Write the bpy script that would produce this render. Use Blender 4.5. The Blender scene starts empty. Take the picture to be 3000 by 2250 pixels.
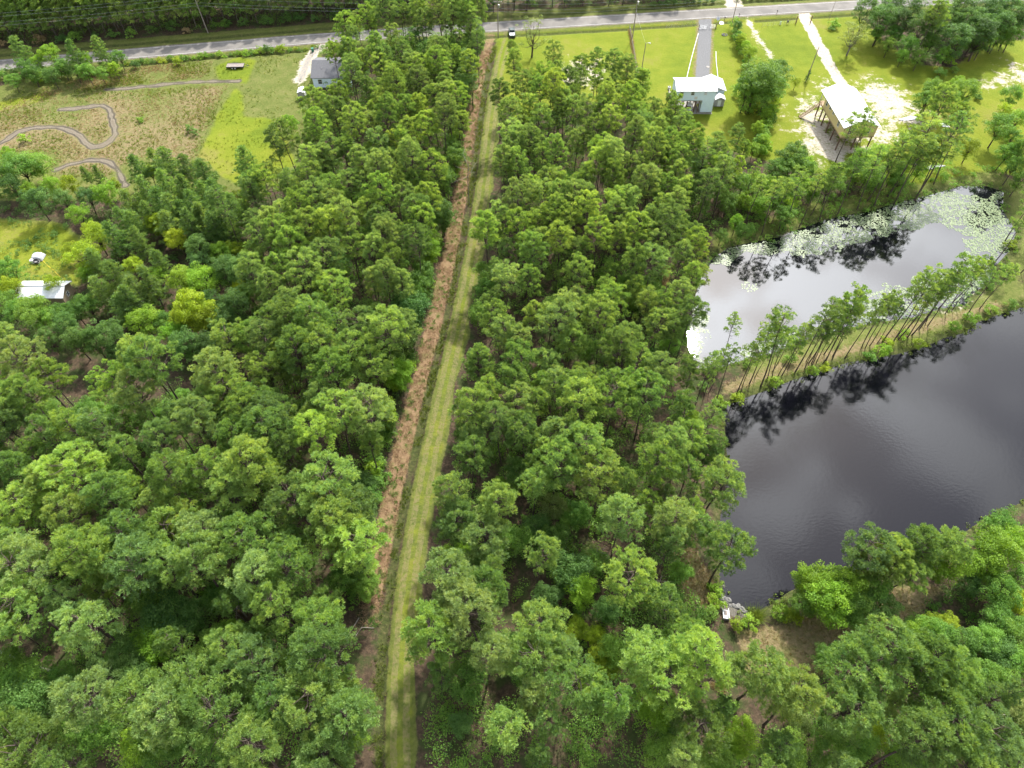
import bpy, math, random
import numpy as np
from mathutils import Vector, Matrix

SC = bpy.context.scene
COL = SC.collection
R = math.radians

# ------------------------------------------------------------------ camera
H_CAM, PITCH, FPX = 110.0, R(52.9), 2080.0        # height, degrees below horizon, focal length in 3000-px units
cam_d = bpy.data.cameras.new('camera')
cam_d.sensor_width = 36.0
cam_d.lens = FPX / 3000.0 * 36.0
cam_d.clip_end = 6000.0
cam_d.clip_start = 0.5
cam = bpy.data.objects.new('camera', cam_d)
COL.objects.link(cam)
cam.location = (0, 0, H_CAM)
cam.rotation_euler = (R(90) - PITCH, 0, 0)
SC.camera = cam

# ------------------------------------------------------------------ sky and sun
SUN_AZ, SUN_EL = R(20.0), R(48.0)                 # azimuth clockwise from +Y
SUN_DIR = Vector((math.sin(SUN_AZ) * math.cos(SUN_EL), math.cos(SUN_AZ) * math.cos(SUN_EL), math.sin(SUN_EL)))
world = bpy.data.worlds.new('World')
SC.world = world
world.use_nodes = True
nt = world.node_tree
nt.nodes.clear()
def wn(t, **kw):
    n = nt.nodes.new(t)
    for k, v in kw.items(): setattr(n, k, v)
    return n
out = wn('ShaderNodeOutputWorld')
sky = wn('ShaderNodeTexSky', sky_type='NISHITA', sun_disc=False)
sky.sun_elevation, sky.sun_rotation = SUN_EL, SUN_AZ
sky.dust_density, sky.air_density = 2.0, 1.0
bg_sky = wn('ShaderNodeBackground'); bg_sky.inputs['Strength'].default_value = 0.15
nt.links.new(sky.outputs[0], bg_sky.inputs['Color'])
# thin broken cloud: a flat cloud deck, brighter where it scatters the sun forward
geo = wn('ShaderNodeTexCoord')
sep = wn('ShaderNodeSeparateXYZ'); nt.links.new(geo.outputs['Generated'], sep.inputs[0])
zc = wn('ShaderNodeMath', operation='MAXIMUM'); zc.inputs[1].default_value = 0.08
nt.links.new(sep.outputs['Z'], zc.inputs[0])
dv = wn('ShaderNodeVectorMath', operation='DIVIDE')
cz = wn('ShaderNodeCombineXYZ')
for i in range(3): nt.links.new(zc.outputs[0], cz.inputs[i])
nt.links.new(geo.outputs['Generated'], dv.inputs[0]); nt.links.new(cz.outputs[0], dv.inputs[1])
cn = wn('ShaderNodeTexNoise'); cn.inputs['Scale'].default_value = 6.5; cn.inputs['Detail'].default_value = 5.0
cn.inputs['Roughness'].default_value = 0.5; cn.inputs['Distortion'].default_value = 0.3
nt.links.new(dv.outputs[0], cn.inputs['Vector'])
cr = wn('ShaderNodeMapRange'); cr.inputs['From Min'].default_value = 0.42; cr.inputs['From Max'].default_value = 0.60
nt.links.new(cn.outputs['Fac'], cr.inputs['Value'])
dot = wn('ShaderNodeVectorMath', operation='DOT_PRODUCT'); dot.inputs[1].default_value = SUN_DIR
nt.links.new(geo.outputs['Generated'], dot.inputs[0])
dm = wn('ShaderNodeMath', operation='MAXIMUM'); dm.inputs[1].default_value = 0.0
nt.links.new(dot.outputs['Value'], dm.inputs[0])
pw = wn('ShaderNodeMath', operation='POWER'); pw.inputs[1].default_value = 14.0
nt.links.new(dm.outputs[0], pw.inputs[0])
gl = wn('ShaderNodeMath', operation='MULTIPLY_ADD'); gl.inputs[1].default_value = 6.2; gl.inputs[2].default_value = 0.68
nt.links.new(pw.outputs[0], gl.inputs[0])
bg_cl = wn('ShaderNodeBackground'); bg_cl.inputs['Color'].default_value = (0.95, 0.97, 1.0, 1)
nt.links.new(gl.outputs[0], bg_cl.inputs['Strength'])
# the thin deck closes up toward the horizon and opens overhead
cv = wn('ShaderNodeMath', operation='MULTIPLY_ADD'); cv.inputs[1].default_value = -3.6; cv.inputs[2].default_value = 2.72
nt.links.new(sep.outputs['Z'], cv.inputs[0])
ca = wn('ShaderNodeMath', operation='MULTIPLY_ADD'); ca.inputs[1].default_value = 1.0
nt.links.new(cr.outputs[0], ca.inputs[0]); nt.links.new(cv.outputs[0], ca.inputs[2])
cf = wn('ShaderNodeMapRange'); cf.inputs['To Min'].default_value = 0.14; cf.inputs['To Max'].default_value = 0.95
nt.links.new(ca.outputs[0], cf.inputs['Value'])
mxw = wn('ShaderNodeMixShader')
nt.links.new(cf.outputs[0], mxw.inputs[0]); nt.links.new(bg_sky.outputs[0], mxw.inputs[1]); nt.links.new(bg_cl.outputs[0], mxw.inputs[2])
nt.links.new(mxw.outputs[0], out.inputs['Surface'])

sun_d = bpy.data.lights.new('sun', 'SUN')
sun_d.energy, sun_d.angle, sun_d.color = 3.2, R(2.0), (1.0, 0.955, 0.88)
sun = bpy.data.objects.new('sun', sun_d)
COL.objects.link(sun)
sun.rotation_euler = (-SUN_DIR).to_track_quat('-Z', 'Y').to_euler()
sun.location = (60, 120, 160)

vs = SC.view_settings
vs.view_transform, vs.look, vs.exposure, vs.gamma, vs.use_curve_mapping = 'Standard', 'None', 1.40, 1.0, False
cy = SC.cycles
cy.max_bounces, cy.diffuse_bounces, cy.glossy_bounces, cy.transmission_bounces, cy.transparent_max_bounces = 4, 3, 2, 2, 2
cy.use_denoising = True
cy.use_adaptive_sampling, cy.adaptive_threshold = True, 0.02
cy.sample_clamp_indirect = 6.0

# ------------------------------------------------------------------ helpers
RNG = np.random.default_rng(11)
SP, CP = math.sin(PITCH), math.cos(PITCH)
def g(u, v, z=0.0):
    """point at height z seen at photo pixel (u, v)"""
    x, y = (u - 1500.0) / FPX, (1125.0 - v) / FPX
    t = (z - H_CAM) / (y * CP - SP)
    return (x * t, (y * SP + CP) * t)
def G(pts, z=0.0, o=(0, 0), s=1.0):
    return np.array([g(o[0] + p[0] / s, o[1] + p[1] / s, z) for p in pts])
def tag(o, label=None, cat=None, group=None, kind=None):
    if label: o['label'] = label
    if cat: o['category'] = cat
    if group: o['group'] = group
    if kind: o['kind'] = kind
    return o
def empty(name, loc=(0, 0, 0), rz=0.0):
    o = bpy.data.objects.new(name, None)
    o.empty_display_size = 0.3
    COL.objects.link(o)
    o.location = loc; o.rotation_euler = (0, 0, rz)
    return o
def np_mesh(name, V, F, attrs=None, smooth=False):
    """V (n,3); F list of (m,k) index arrays"""
    V = np.asarray(V, np.float32)
    me = bpy.data.meshes.new(name)
    me.vertices.add(len(V)); me.vertices.foreach_set('co', V.ravel())
    if not isinstance(F, list): F = [F]
    F = [np.asarray(f, np.int32) for f in F if len(f)]
    loops = np.concatenate([f.ravel() for f in F])
    sizes = np.concatenate([np.full(len(f), f.shape[1], np.int32) for f in F])
    me.loops.add(len(loops)); me.loops.foreach_set('vertex_index', loops)
    me.polygons.add(len(sizes))
    me.polygons.foreach_set('loop_start', np.concatenate([[0], np.cumsum(sizes)[:-1]]).astype(np.int32))
    if smooth: me.polygons.foreach_set('use_smooth', np.ones(len(sizes), bool))
    for k, a in (attrs or {}).items():
        at = me.attributes.new(k, 'FLOAT', 'POINT'); at.data.foreach_set('value', np.asarray(a, np.float32))
    me.update(calc_edges=True)
    return me
def link(name, me, mat=None, parent=None, loc=None):
    o = bpy.data.objects.new(name, me)
    COL.objects.link(o)
    if mat is not None and not me.materials: me.materials.append(mat)
    if parent is not None: o.parent = parent
    if loc is not None: o.location = loc
    return o
class MB:
    """collects boxes, tubes and polygons; build() links them as one mesh object"""
    def __init__(s): s.v, s.f = [], []
    def add(s, V, F):
        n = len(s.v); s.v += [tuple(p) for p in V]; s.f += [tuple(i + n for i in f) for f in F]; return s
    def box(s, x0, x1, y0, y1, z0, z1):
        V = [(x, y, z) for z in (z0, z1) for y in (y0, y1) for x in (x0, x1)]
        return s.add(V, [(0, 2, 3, 1), (4, 5, 7, 6), (0, 1, 5, 4), (2, 6, 7, 3), (0, 4, 6, 2), (1, 3, 7, 5)])
    def prism(s, poly, axis, a, b):
        """poly of 2-D points extruded along axis ('x','y','z') from a to b"""
        n = len(poly)
        def p3(p, t): return {'x': (t, p[0], p[1]), 'y': (p[0], t, p[1]), 'z': (p[0], p[1], t)}[axis]
        V = [p3(p, a) for p in poly] + [p3(p, b) for p in poly]
        F = [tuple(range(n))[::-1], tuple(range(n, 2 * n))] + [(i, (i + 1) % n, n + (i + 1) % n, n + i) for i in range(n)]
        return s.add(V, F)
    def tube(s, pts, radii, k=6):
        V, F = tube(pts, radii, k); return s.add(V, [tuple(f) for f in F])
    def build(s, name, mat, parent=None, loc=None, bevel=0.0):
        me = bpy.data.meshes.new(name)
        me.from_pydata(s.v, [], s.f); me.update()
        me.materials.append(mat)
        import bmesh
        bm = bmesh.new(); bm.from_mesh(me)
        bmesh.ops.recalc_face_normals(bm, faces=bm.faces)
        if bevel: bmesh.ops.bevel(bm, geom=list(bm.edges), offset=bevel, segments=1, affect='EDGES')
        bm.to_mesh(me); bm.free()
        return link(name, me, None, parent, loc)
def tube(pts, radii, k=6):
    pts = np.asarray(pts, float); n = len(pts)
    if np.isscalar(radii): radii = [radii] * n
    d = np.gradient(pts, axis=0); d /= np.linalg.norm(d, axis=1)[:, None] + 1e-9
    V, F = [], []
    for i in range(n):
        a = np.array([1.0, 0, 0]) if abs(d[i][0]) < 0.8 else np.array([0, 1.0, 0])
        b = np.cross(d[i], a); b /= np.linalg.norm(b); a = np.cross(b, d[i])
        for j in range(k):
            t = 2 * math.pi * j / k
            V.append(pts[i] + radii[i] * (math.cos(t) * a + math.sin(t) * b))
    for i in range(n - 1):
        for j in range(k):
            F.append((i * k + j, i * k + (j + 1) % k, (i + 1) * k + (j + 1) % k, (i + 1) * k + j))
    F.append(tuple(range(k))[::-1]); F.append(tuple(range((n - 1) * k, n * k)))
    return V, F

# ------------------------------------------------------------------ materials
def new_mat(name):
    m = bpy.data.materials.new(name); m.use_nodes = True
    return m, m.node_tree, m.node_tree.nodes['Principled BSDF']
def nn(t, kind, **kw):
    n = t.nodes.new(kind)
    for k, v in kw.items(): setattr(n, k, v)
    return n
def noise(t, scale, detail=4.0, rough=0.55, coord='Object', dist=0.0, vec=None):
    n = nn(t, 'ShaderNodeTexNoise')
    n.inputs['Scale'].default_value, n.inputs['Detail'].default_value = scale, detail
    n.inputs['Roughness'].default_value, n.inputs['Distortion'].default_value = rough, dist
    if vec is None:
        tc = nn(t, 'ShaderNodeTexCoord'); vec = tc.outputs[coord]
    t.links.new(vec, n.inputs['Vector'])
    return n.outputs['Fac']
def ramp(t, fac, stops):
    r = nn(t, 'ShaderNodeValToRGB')
    e = r.color_ramp.elements
    while len(e) < len(stops): e.new(0.5)
    for i, (p, c) in enumerate(stops):
        e[i].position = p; e[i].color = (*c, 1) if len(c) == 3 else c
    t.links.new(fac, r.inputs[0])
    return r.outputs['Color']
def mixc(t, fac, a, b):
    n = nn(t, 'ShaderNodeMix', data_type='RGBA')
    for s, x in ((0, fac), (6, a), (7, b)):
        if isinstance(x, (int, float)): n.inputs[s].default_value = x
        elif isinstance(x, tuple): n.inputs[s].default_value = (*x, 1)
        else: t.links.new(x, n.inputs[s])
    return n.outputs[2]
def mth(t, op, a, b=None, c=None):
    n = nn(t, 'ShaderNodeMath', operation=op)
    for i, x in enumerate((a, b, c)):
        if x is None: continue
        if isinstance(x, (int, float)): n.inputs[i].default_value = x
        else: t.links.new(x, n.inputs[i])
    return n.outputs[0]
def simple(name, col, rough=0.7, var=0.25, scale=3.0, metallic=0.0, bump=0.0, bscale=20.0, spec=0.5, coord='Object'):
    m, t, b = new_mat(name)
    lo = tuple(c * (1 - var) for c in col); hi = tuple(min(1, c * (1 + var * 0.7)) for c in col)
    f = noise(t, scale, 5.0, 0.6, coord)
    t.links.new(ramp(t, f, [(0.3, lo), (0.7, hi)]), b.inputs['Base Color'])
    b.inputs['Roughness'].default_value = rough; b.inputs['Metallic'].default_value = metallic
    b.inputs['Specular IOR Level'].default_value = spec
    if bump:
        bn = nn(t, 'ShaderNodeBump'); bn.inputs['Strength'].default_value = bump; bn.inputs['Distance'].default_value = 0.05
        t.links.new(noise(t, bscale, 4.0, 0.6, coord), bn.inputs['Height']); t.links.new(bn.outputs[0], b.inputs['Normal'])
    return m
def foliage(name, dark, mid, light, trans=0.35, tcol=None, spec=0.25, rough=0.55, vary=0.22):
    """leaf colours run from dark to light with the leaf's own 'tint', each tree a little different"""
    m, t, b = new_mat(name)
    at = nn(t, 'ShaderNodeAttribute', attribute_name='tint')
    oi = nn(t, 'ShaderNodeObjectInfo')
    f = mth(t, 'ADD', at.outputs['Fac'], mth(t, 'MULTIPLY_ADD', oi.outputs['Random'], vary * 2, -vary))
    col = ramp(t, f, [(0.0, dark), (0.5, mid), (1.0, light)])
    hsv = nn(t, 'ShaderNodeHueSaturation')
    r2 = mth(t, 'FRACT', mth(t, 'MULTIPLY', oi.outputs['Random'], 7.31))
    t.links.new(mth(t, 'MULTIPLY_ADD', r2, 0.018, 0.498), hsv.inputs['Hue'])
    r3 = mth(t, 'FRACT', mth(t, 'MULTIPLY', oi.outputs['Random'], 13.7))
    t.links.new(mth(t, 'MULTIPLY_ADD', r3, 0.34, 0.88), hsv.inputs['Value'])
    hsv.inputs['Saturation'].default_value = 1.0
    t.links.new(col, hsv.inputs['Color'])
    t.links.new(hsv.outputs[0], b.inputs['Base Color'])
    b.inputs['Roughness'].default_value = rough; b.inputs['Specular IOR Level'].default_value = spec
    tr = nn(t, 'ShaderNodeBsdfTranslucent')
    tc = mixc(t, 1.0, hsv.outputs[0], hsv.outputs[0])
    mul = nn(t, 'ShaderNodeMix', data_type='RGBA', blend_type='MULTIPLY'); mul.inputs[0].default_value = 1.0
    t.links.new(hsv.outputs[0], mul.inputs[6]); mul.inputs[7].default_value = (*(tcol or (1.5, 1.35, 0.55)), 1)
    t.links.new(mul.outputs[2], tr.inputs['Color'])
    mx = nn(t, 'ShaderNodeMixShader'); mx.inputs[0].default_value = trans
    o = t.nodes['Material Output']
    t.links.new(b.outputs[0], mx.inputs[1]); t.links.new(tr.outputs[0], mx.inputs[2]); t.links.new(mx.outputs[0], o.inputs['Surface'])
    return m
M = {}
M['pine'] = foliage('pine_needles', (0.078, 0.140, 0.044), (0.158, 0.255, 0.070), (0.310, 0.405, 0.105), 0.50)
M['pine_sage'] = foliage('sage_pine_needles', (0.080, 0.140, 0.050), (0.160, 0.250, 0.082), (0.305, 0.392, 0.125), 0.48)
M['pine_lime'] = foliage('lime_tipped_pine_needles', (0.082, 0.148, 0.042), (0.172, 0.275, 0.066), (0.340, 0.435, 0.098), 0.52)
M['pine_young'] = foliage('young_pine_needles', (0.068, 0.130, 0.042), (0.130, 0.220, 0.066), (0.220, 0.310, 0.085), 0.48)
M['pine_far'] = foliage('plantation_needles', (0.13, 0.215, 0.062), (0.230, 0.340, 0.092), (0.33, 0.43, 0.12), 0.52)
M['leaf_mid'] = foliage('leaves_mid_green', (0.056, 0.124, 0.022), (0.120, 0.228, 0.036), (0.220, 0.340, 0.054), 0.50)
M['leaf_dark'] = foliage('leaves_dark_green', (0.042, 0.094, 0.024), (0.084, 0.165, 0.034), (0.145, 0.240, 0.052), 0.44)
M['leaf_bright'] = foliage('leaves_bright_green', (0.085, 0.170, 0.015), (0.170, 0.290, 0.022), (0.260, 0.380, 0.032), 0.46)
M['leaf_yellow'] = foliage('leaves_yellow_green', (0.120, 0.185, 0.012), (0.220, 0.300, 0.016), (0.335, 0.405, 0.026), 0.48)
M['leaf_pale'] = foliage('leaves_pale_sparse', (0.10, 0.15, 0.04), (0.18, 0.24, 0.06), (0.26, 0.31, 0.09), 0.40)
M['dry'] = foliage('dry_grass', (0.17, 0.125, 0.062), (0.27, 0.205, 0.105), (0.38, 0.30, 0.165), 0.4, (1.1, 1.0, 0.7), 0.1, 0.8)
M['red_straw'] = foliage('pinkish_straw', (0.17, 0.105, 0.062), (0.28, 0.180, 0.108), (0.40, 0.275, 0.175), 0.35, (1.1, 1.0, 0.75), 0.1, 0.8)
M['weeds'] = foliage('green_weeds', (0.060, 0.100, 0.018), (0.11, 0.16, 0.026), (0.18, 0.22, 0.04), 0.42, None, 0.15)
M['rust'] = foliage('rust_brown_needles', (0.13, 0.06, 0.025), (0.22, 0.10, 0.04), (0.30, 0.15, 0.06), 0.3, (1.1, 1.0, 0.7), 0.1)
M['bark'] = simple('pine_bark', (0.085, 0.066, 0.055), 0.95, 0.45, 2.5, bump=0.6, bscale=9, spec=0.1)
M['bark_pale'] = simple('pale_grey_bark', (0.14, 0.128, 0.112), 0.95, 0.35, 3, bump=0.4, bscale=9, spec=0.1)
M['bark_grey'] = simple('plantation_bark', (0.115, 0.100, 0.085), 0.95, 0.3, 3, spec=0.1)
M['deadwood'] = simple('bleached_dead_wood', (0.24, 0.215, 0.185), 0.9, 0.3, 4, spec=0.1)

# ================================================================== THE SETTING
# ------------------------------------------------------------------ outlines read off the photograph, on the ground
R1, R2, R3, R4, R5, R6, R7, R8 = ((0, 0), 2.212), ((900, 0), 2.212), ((1900, 0), 2.011), ((1900, 500), 2.011), \
    ((1900, 1250), 1.659), ((0, 600), 2.212), ((0, 1300), 1.747), ((1000, 1000), 1.659)
def GZ(reg, pts, z=0.0): return G(pts, z, reg[0], reg[1])
WATER_Z = -0.5
pond_upper = GZ(R4, [(290, 1165), (235, 1040), (225, 900), (270, 760), (310, 640), (360, 530), (470, 455), (620, 420), (760, 395), (900, 340),
    (1060, 285), (1300, 240), (1480, 185), (1640, 150), (1750, 118), (1850, 90), (2000, 95), (2090, 125), (2085, 230), (2165, 360), (2130, 470), (2030, 570),
    (2010, 650), (1890, 740), (1870, 790), (1720, 812), (1560, 862), (1350, 890), (1180, 925), (1010, 970), (850, 1020), (740, 1070), (640, 1095),
    (540, 1118), (420, 1155)], WATER_Z)
pond_lower = np.concatenate([GZ(R4, [(430, 1395), (560, 1345), (700, 1295), (850, 1235), (1000, 1188), (1180, 1132), (1300, 1112), (1480, 1080), (1640, 1035),
    (1750, 985), (1840, 965), (1950, 890), (2100, 838), (2230, 800), (2500, 730), (2900, 640)], WATER_Z),
    GZ(R5, [(2500, 120), (2300, 200), (1900, 330), (1640, 440), (1420, 590), (1270, 655), (1130, 690), (960, 700), (800, 740), (680, 800), (600, 860), (500, 905),
    (440, 878), (362, 828), (345, 740), (352, 650), (335, 560), (350, 450), (372, 330), (385, 200), (380, 80), (372, -40), (365, -100)], WATER_Z)])
ditch_pts = np.concatenate([GZ(R8, [(198, 2074), (188, 1800), (182, 1650), (176, 1550), (207, 1350), (255, 1100), (290, 900), (332, 640), (380, 420), (430, 230), (482, 60)]),
    GZ(R2, [(1010, 1480), (1050, 1280), (1075, 1130), (1093, 1000), (1108, 860), (1128, 740), (1158, 560), (1190, 420), (1215, 330), (1232, 250)])])
ditch_pts = ditch_pts[np.argsort(ditch_pts[:, 1])]
_c = np.polyfit(ditch_pts[:, 1], ditch_pts[:, 0], 4)
def ditch_x(y): return np.polyval(_c, np.clip(y, 16, 216))
road_pts = np.array([(-1500, -40.0), (-400, 150.5), (-149.5, 198.3), (-113.6, 204.6), (-59.4, 213.6), (-7.4, 220.7), (43.2, 226.8), (80.9, 231.5), (110.3, 235.0), (400, 268.0), (1500, 395.0)])
road_pts[:, 1] += 2.75
drive_gravel = G([(2066, 46), (2066, 75), (2065, 95), (2063, 140), (2060, 190), (2058, 232), (2066, 252)])
drive_sand = G([(2354, 36), (2358, 55), (2375, 85), (2392, 118), (2410, 150), (2430, 190), (2452, 225), (2468, 250)])
drive_grass = G([(2183, 44), (2193, 62), (2212, 95), (2240, 135), (2262, 170)])
drive_grey = G([(958, 120), (940, 138), (922, 150), (905, 170), (893, 200), (880, 235)])
drive_wood = G([(-60, 1118), (120, 1118), (230, 1112), (330, 1108), (430, 1105), (560, 1112)])
drive_north = G([(2150, 18), (2148, -30), (2146, -160)])
ruts = [GZ(R1, [(-200, 1010), (0, 925), (120, 850), (240, 822), (370, 822), (450, 845), (520, 880), (560, 930), (600, 955), (660, 945), (715, 915), (745, 870), (742, 820), (722, 750), (705, 705), (660, 685), (600, 690), (480, 705), (390, 708)]),
        GZ(R1, [(350, 1105), (450, 1065), (560, 1040), (650, 1035), (710, 1050), (755, 1090), (790, 1150), (815, 1200)]),
        GZ(R1, [(700, 580), (900, 565), (1080, 545), (1250, 530), (1400, 525), (1540, 522)])]
def sd_poly(X, Y, poly):
    """signed distance, positive inside"""
    d = np.full(X.shape, 1e9); ins = np.zeros(X.shape, bool)
    n = len(poly)
    for i in range(n):
        ax, ay = poly[i]; bx, by = poly[(i + 1) % n]
        ex, ey = bx - ax, by - ay
        t = np.clip(((X - ax) * ex + (Y - ay) * ey) / (ex * ex + ey * ey + 1e-9), 0, 1)
        d = np.minimum(d, (X - ax - t * ex) ** 2 + (Y - ay - t * ey) ** 2)
        c = (ay > Y) != (by > Y)
        with np.errstate(divide='ignore', invalid='ignore'):
            ins ^= c & (X < ex * (Y - ay) / (ey if ey else 1e-9) + ax)
    return np.where(ins, 1, -1) * np.sqrt(d)
def d_line(X, Y, pts):
    d = np.full(X.shape, 1e9)
    for (ax, ay), (bx, by) in zip(pts[:-1], pts[1:]):
        ex, ey = bx - ax, by - ay
        t = np.clip(((X - ax) * ex + (Y - ay) * ey) / (ex * ex + ey * ey + 1e-9), 0, 1)
        d = np.minimum(d, (X - ax - t * ex) ** 2 + (Y - ay - t * ey) ** 2)
    return np.sqrt(d)
def m_poly(X, Y, poly, soft): return np.clip(0.5 + sd_poly(X, Y, poly) / soft, 0, 1)
def m_line(X, Y, pts, half, soft): return np.clip(0.5 + (half - d_line(X, Y, pts)) / soft, 0, 1)
def uni(*ms):
    r = ms[0]
    for m in ms[1:]: r = np.maximum(r, m)
    return r
field = GZ(R1, [(-400, 640), (0, 560), (330, 440), (850, 380), (1500, 330), (2000, 300), (2090, 300), (2060, 700), (1930, 1000), (1900, 1150), (1600, 1300), (-400, 1300)])
straw_polys = [GZ(R1, p) for p in ([(-300, 760), (200, 610), (700, 560), (1100, 575), (1480, 545), (1400, 740), (1290, 1000), (1200, 1060), (900, 1020), (700, 1150), (330, 1150), (330, 1000), (-300, 980)],
    [(300, 560), (850, 435), (1380, 395), (1350, 500), (800, 555), (150, 640)])]
lime_polys = [GZ(R1, p) for p in ([(1390, 430), (1560, 370), (1660, 390), (1600, 540), (1420, 520)],
    [(1580, 760), (1760, 770), (1850, 900), (1920, 1060), (1820, 1120), (1640, 1250), (1440, 1150), (1290, 1010), (1400, 760), (1520, 570), (1570, 600)],
    [(-300, 720), (100, 640), (330, 590), (330, 640), (0, 730)])]
lawn_right = np.concatenate([G([(1462, 330), (1452, 102), (1700, 86), (1900, 72), (2240, 52), (2400, 44), (2500, 40), (2540, 70), (2600, 130), (2700, 190), (2790, 200), (2900, 128), (3250, 90),
    (3250, 560), (2900, 500), (2700, 540), (2500, 520), (2330, 500), (2240, 470), (2100, 430), (1980, 420), (1860, 300), (1700, 300), (1600, 330)])])
lawn_clear = G([(-120, 632), (60, 640), (190, 655), (245, 700), (240, 835), (-120, 840)])
sand_polys = [GZ(R3, p) for p in ([(840, 650), (920, 560), (1010, 560), (1100, 700), (1200, 800), (1300, 900), (1250, 990), (1000, 980), (900, 880), (850, 760)],
    [(1180, 560), (1280, 440), (1420, 480), (1560, 560), (1640, 680), (1600, 760), (1420, 760), (1300, 700)],
    [(1020, 470), (1130, 470), (1240, 520), (1500, 790), (1460, 850), (1100, 900), (980, 620)])] + \
    [G([(1640, 195), (1680, 175), (1760, 172), (1780, 215), (1740, 250), (1650, 260)]), G([(2860, 250), (2960, 190), (3080, 180), (3080, 235), (2900, 262)]), G([(2770, 840), (2850, 870), (2790, 900), (2740, 895)])]
bank_polys = [GZ(R5, p) for p in ([(120, 380), (230, 460), (240, 620), (330, 760), (300, 880), (180, 860), (120, 700), (90, 500)],
    [(430, 1000), (700, 950), (900, 860), (1040, 930), (1200, 780), (1350, 760), (1420, 790), (1290, 960), (1100, 1080), (900, 1200), (480, 1250)], [(330, 1220), (420, 1230), (360, 1300), (300, 1260)], [(1480, 560), (1600, 600), (1560, 720), (1470, 700)])] + \
    [GZ(R4, [(60, 560), (130, 560), (120, 680), (60, 690)]), GZ(R4, [(430, 1250), (700, 1150), (760, 1120), (1200, 1010), (1450, 920), (1700, 850), (1950, 790), (2050, 760), (2150, 800), (1900, 860), (1650, 960), (1200, 1090), (700, 1240), (440, 1330)])]

# ------------------------------------------------------------------ ground sheet
def spread(a, b, step, far):
    out_ = [60.0 * 1.7 ** i for i in range(8)]
    return np.concatenate([[a - q for q in out_[::-1] if q < far], np.arange(a, b + 1e-6, step), [b + q for q in out_ if q < far]])
xs, ys = spread(-172, 172, 0.5, 3500), spread(4, 250, 0.5, 3500)
X, Y = np.meshgrid(xs, ys)
def vnoise(X, Y, s, seed):
    r = np.random.default_rng(seed); T = r.random((64, 64))
    x, y = X / s, Y / s; i, j = np.floor(x).astype(int), np.floor(y).astype(int); a, b = x - i, y - j
    a, b = a * a * (3 - 2 * a), b * b * (3 - 2 * b)
    q = lambda ii, jj: T[ii % 64, jj % 64]
    return (q(i, j) * (1 - a) + q(i + 1, j) * a) * (1 - b) + (q(i, j + 1) * (1 - a) + q(i + 1, j + 1) * a) * b
d_road = d_line(X, Y, road_pts)
drives = [(drive_gravel, 2.1), (drive_sand, 1.9), (drive_grass, 1.5), (drive_grey, 2.2), (drive_wood, 2.6), (drive_north, 2.6)]
m_drive = uni(*[m_line(X, Y, p, w, 2.0) for p, w in drives])
sd1, sd2 = sd_poly(X, Y, pond_upper), sd_poly(X, Y, pond_lower)
sdp = np.maximum(sd1, sd2)
Z = (vnoise(X, Y, 9, 1) - 0.5) * 0.3 + (vnoise(X, Y, 2.3, 2) - 0.5) * 0.12
Z *= np.clip((d_road - 3.2) / 3, 0, 1) * np.clip(1 - m_drive, 0, 1)
dt = X - ditch_x(Y)
in_track = np.clip((214 - Y) / 4, 0, 1)
straw_run = np.clip((Y - 33) / 12, 0, 1) * np.where(Y > 150, 0.68, 1.0) * (0.78 + 0.4 * vnoise(X, Y, 5, 23))
Z -= 0.65 * np.exp(-(dt / 0.9) ** 2) * in_track
Z -= 0.55 * np.exp(-((d_road - 6.2) / 0.9) ** 2) * np.clip(1 - 1.4 * m_drive, 0, 1)
bed = -np.clip((sdp + 2.6) / 2.6, 0, 1) * 0.5 - np.clip(sdp / 3.5, 0, 1) * 2.2
Z = np.where(sdp > -2.6, bed + Z * np.clip(-sdp / 2.6, 0, 1), Z)
d_rut = np.minimum.reduce([d_line(X, Y, p) for p in ruts])
d_rut = np.abs(d_rut + (vnoise(X, Y, 2.0, 31) - 0.5) * 0.7)
Z -= 0.12 * np.exp(-((d_rut - 0.8) / 0.35) ** 2)
Z = np.where((X < -172) | (X > 172) | (Y < 4) | (Y > 250), 0.0, Z)
Z = np.where(d_road < 3.3, -0.03, Z)
def ground_z(x, y):
    i = int(np.clip(np.searchsorted(xs, x), 1, len(xs) - 1)); j = int(np.clip(np.searchsorted(ys, y), 1, len(ys) - 1))
    i = i - 1 if abs(xs[i - 1] - x) < abs(xs[i] - x) else i
    j = j - 1 if abs(ys[j - 1] - y) < abs(ys[j] - y) else j
    return float(Z[j, i])
n_x, n_y = len(xs), len(ys)
A = {}
m_track_mown = np.clip(0.5 + np.minimum(dt - 0.9, 5.2 - dt + 1.2 * (vnoise(X, Y, 4, 17) - 0.5)) / 1.6, 0, 1) * in_track
verge = np.clip(0.5 + (9.5 - d_road) / 3, 0, 1)
A['grass'] = uni(m_poly(X, Y, field, 3), m_poly(X, Y, lawn_right, 3), m_poly(X, Y, lawn_clear, 3), m_track_mown, verge, np.clip(1.25 + sdp / 9.0, 0, 1) * np.clip((X - 42) / 6, 0, 1) * np.clip((Y - 74) / 8, 0, 1) * 0.85)
A['lawn'] = uni(m_poly(X, Y, lawn_right, 4), m_poly(X, Y, lawn_clear, 4) * 0.72, *[m_poly(X, Y, p, 3) for p in lime_polys], m_track_mown * 0.46)
A['straw'] = uni(*[m_poly(X, Y, p, 6) * (0.34 + 0.44 * vnoise(X, Y, 11, 21)) for p in straw_polys], np.clip(0.5 + np.minimum(dt + 3.9, -0.7 - dt) / 1.2, 0, 1) * np.clip((222 - Y) / 4, 0, 1) * straw_run,
                 *[m_poly(X, Y, p, 2.5) * (0.72 if i_ >= 4 else 1) for i_, p in enumerate(bank_polys)], m_line(X, Y, drive_gravel, 3.2, 1.6) * 0.6)
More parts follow.
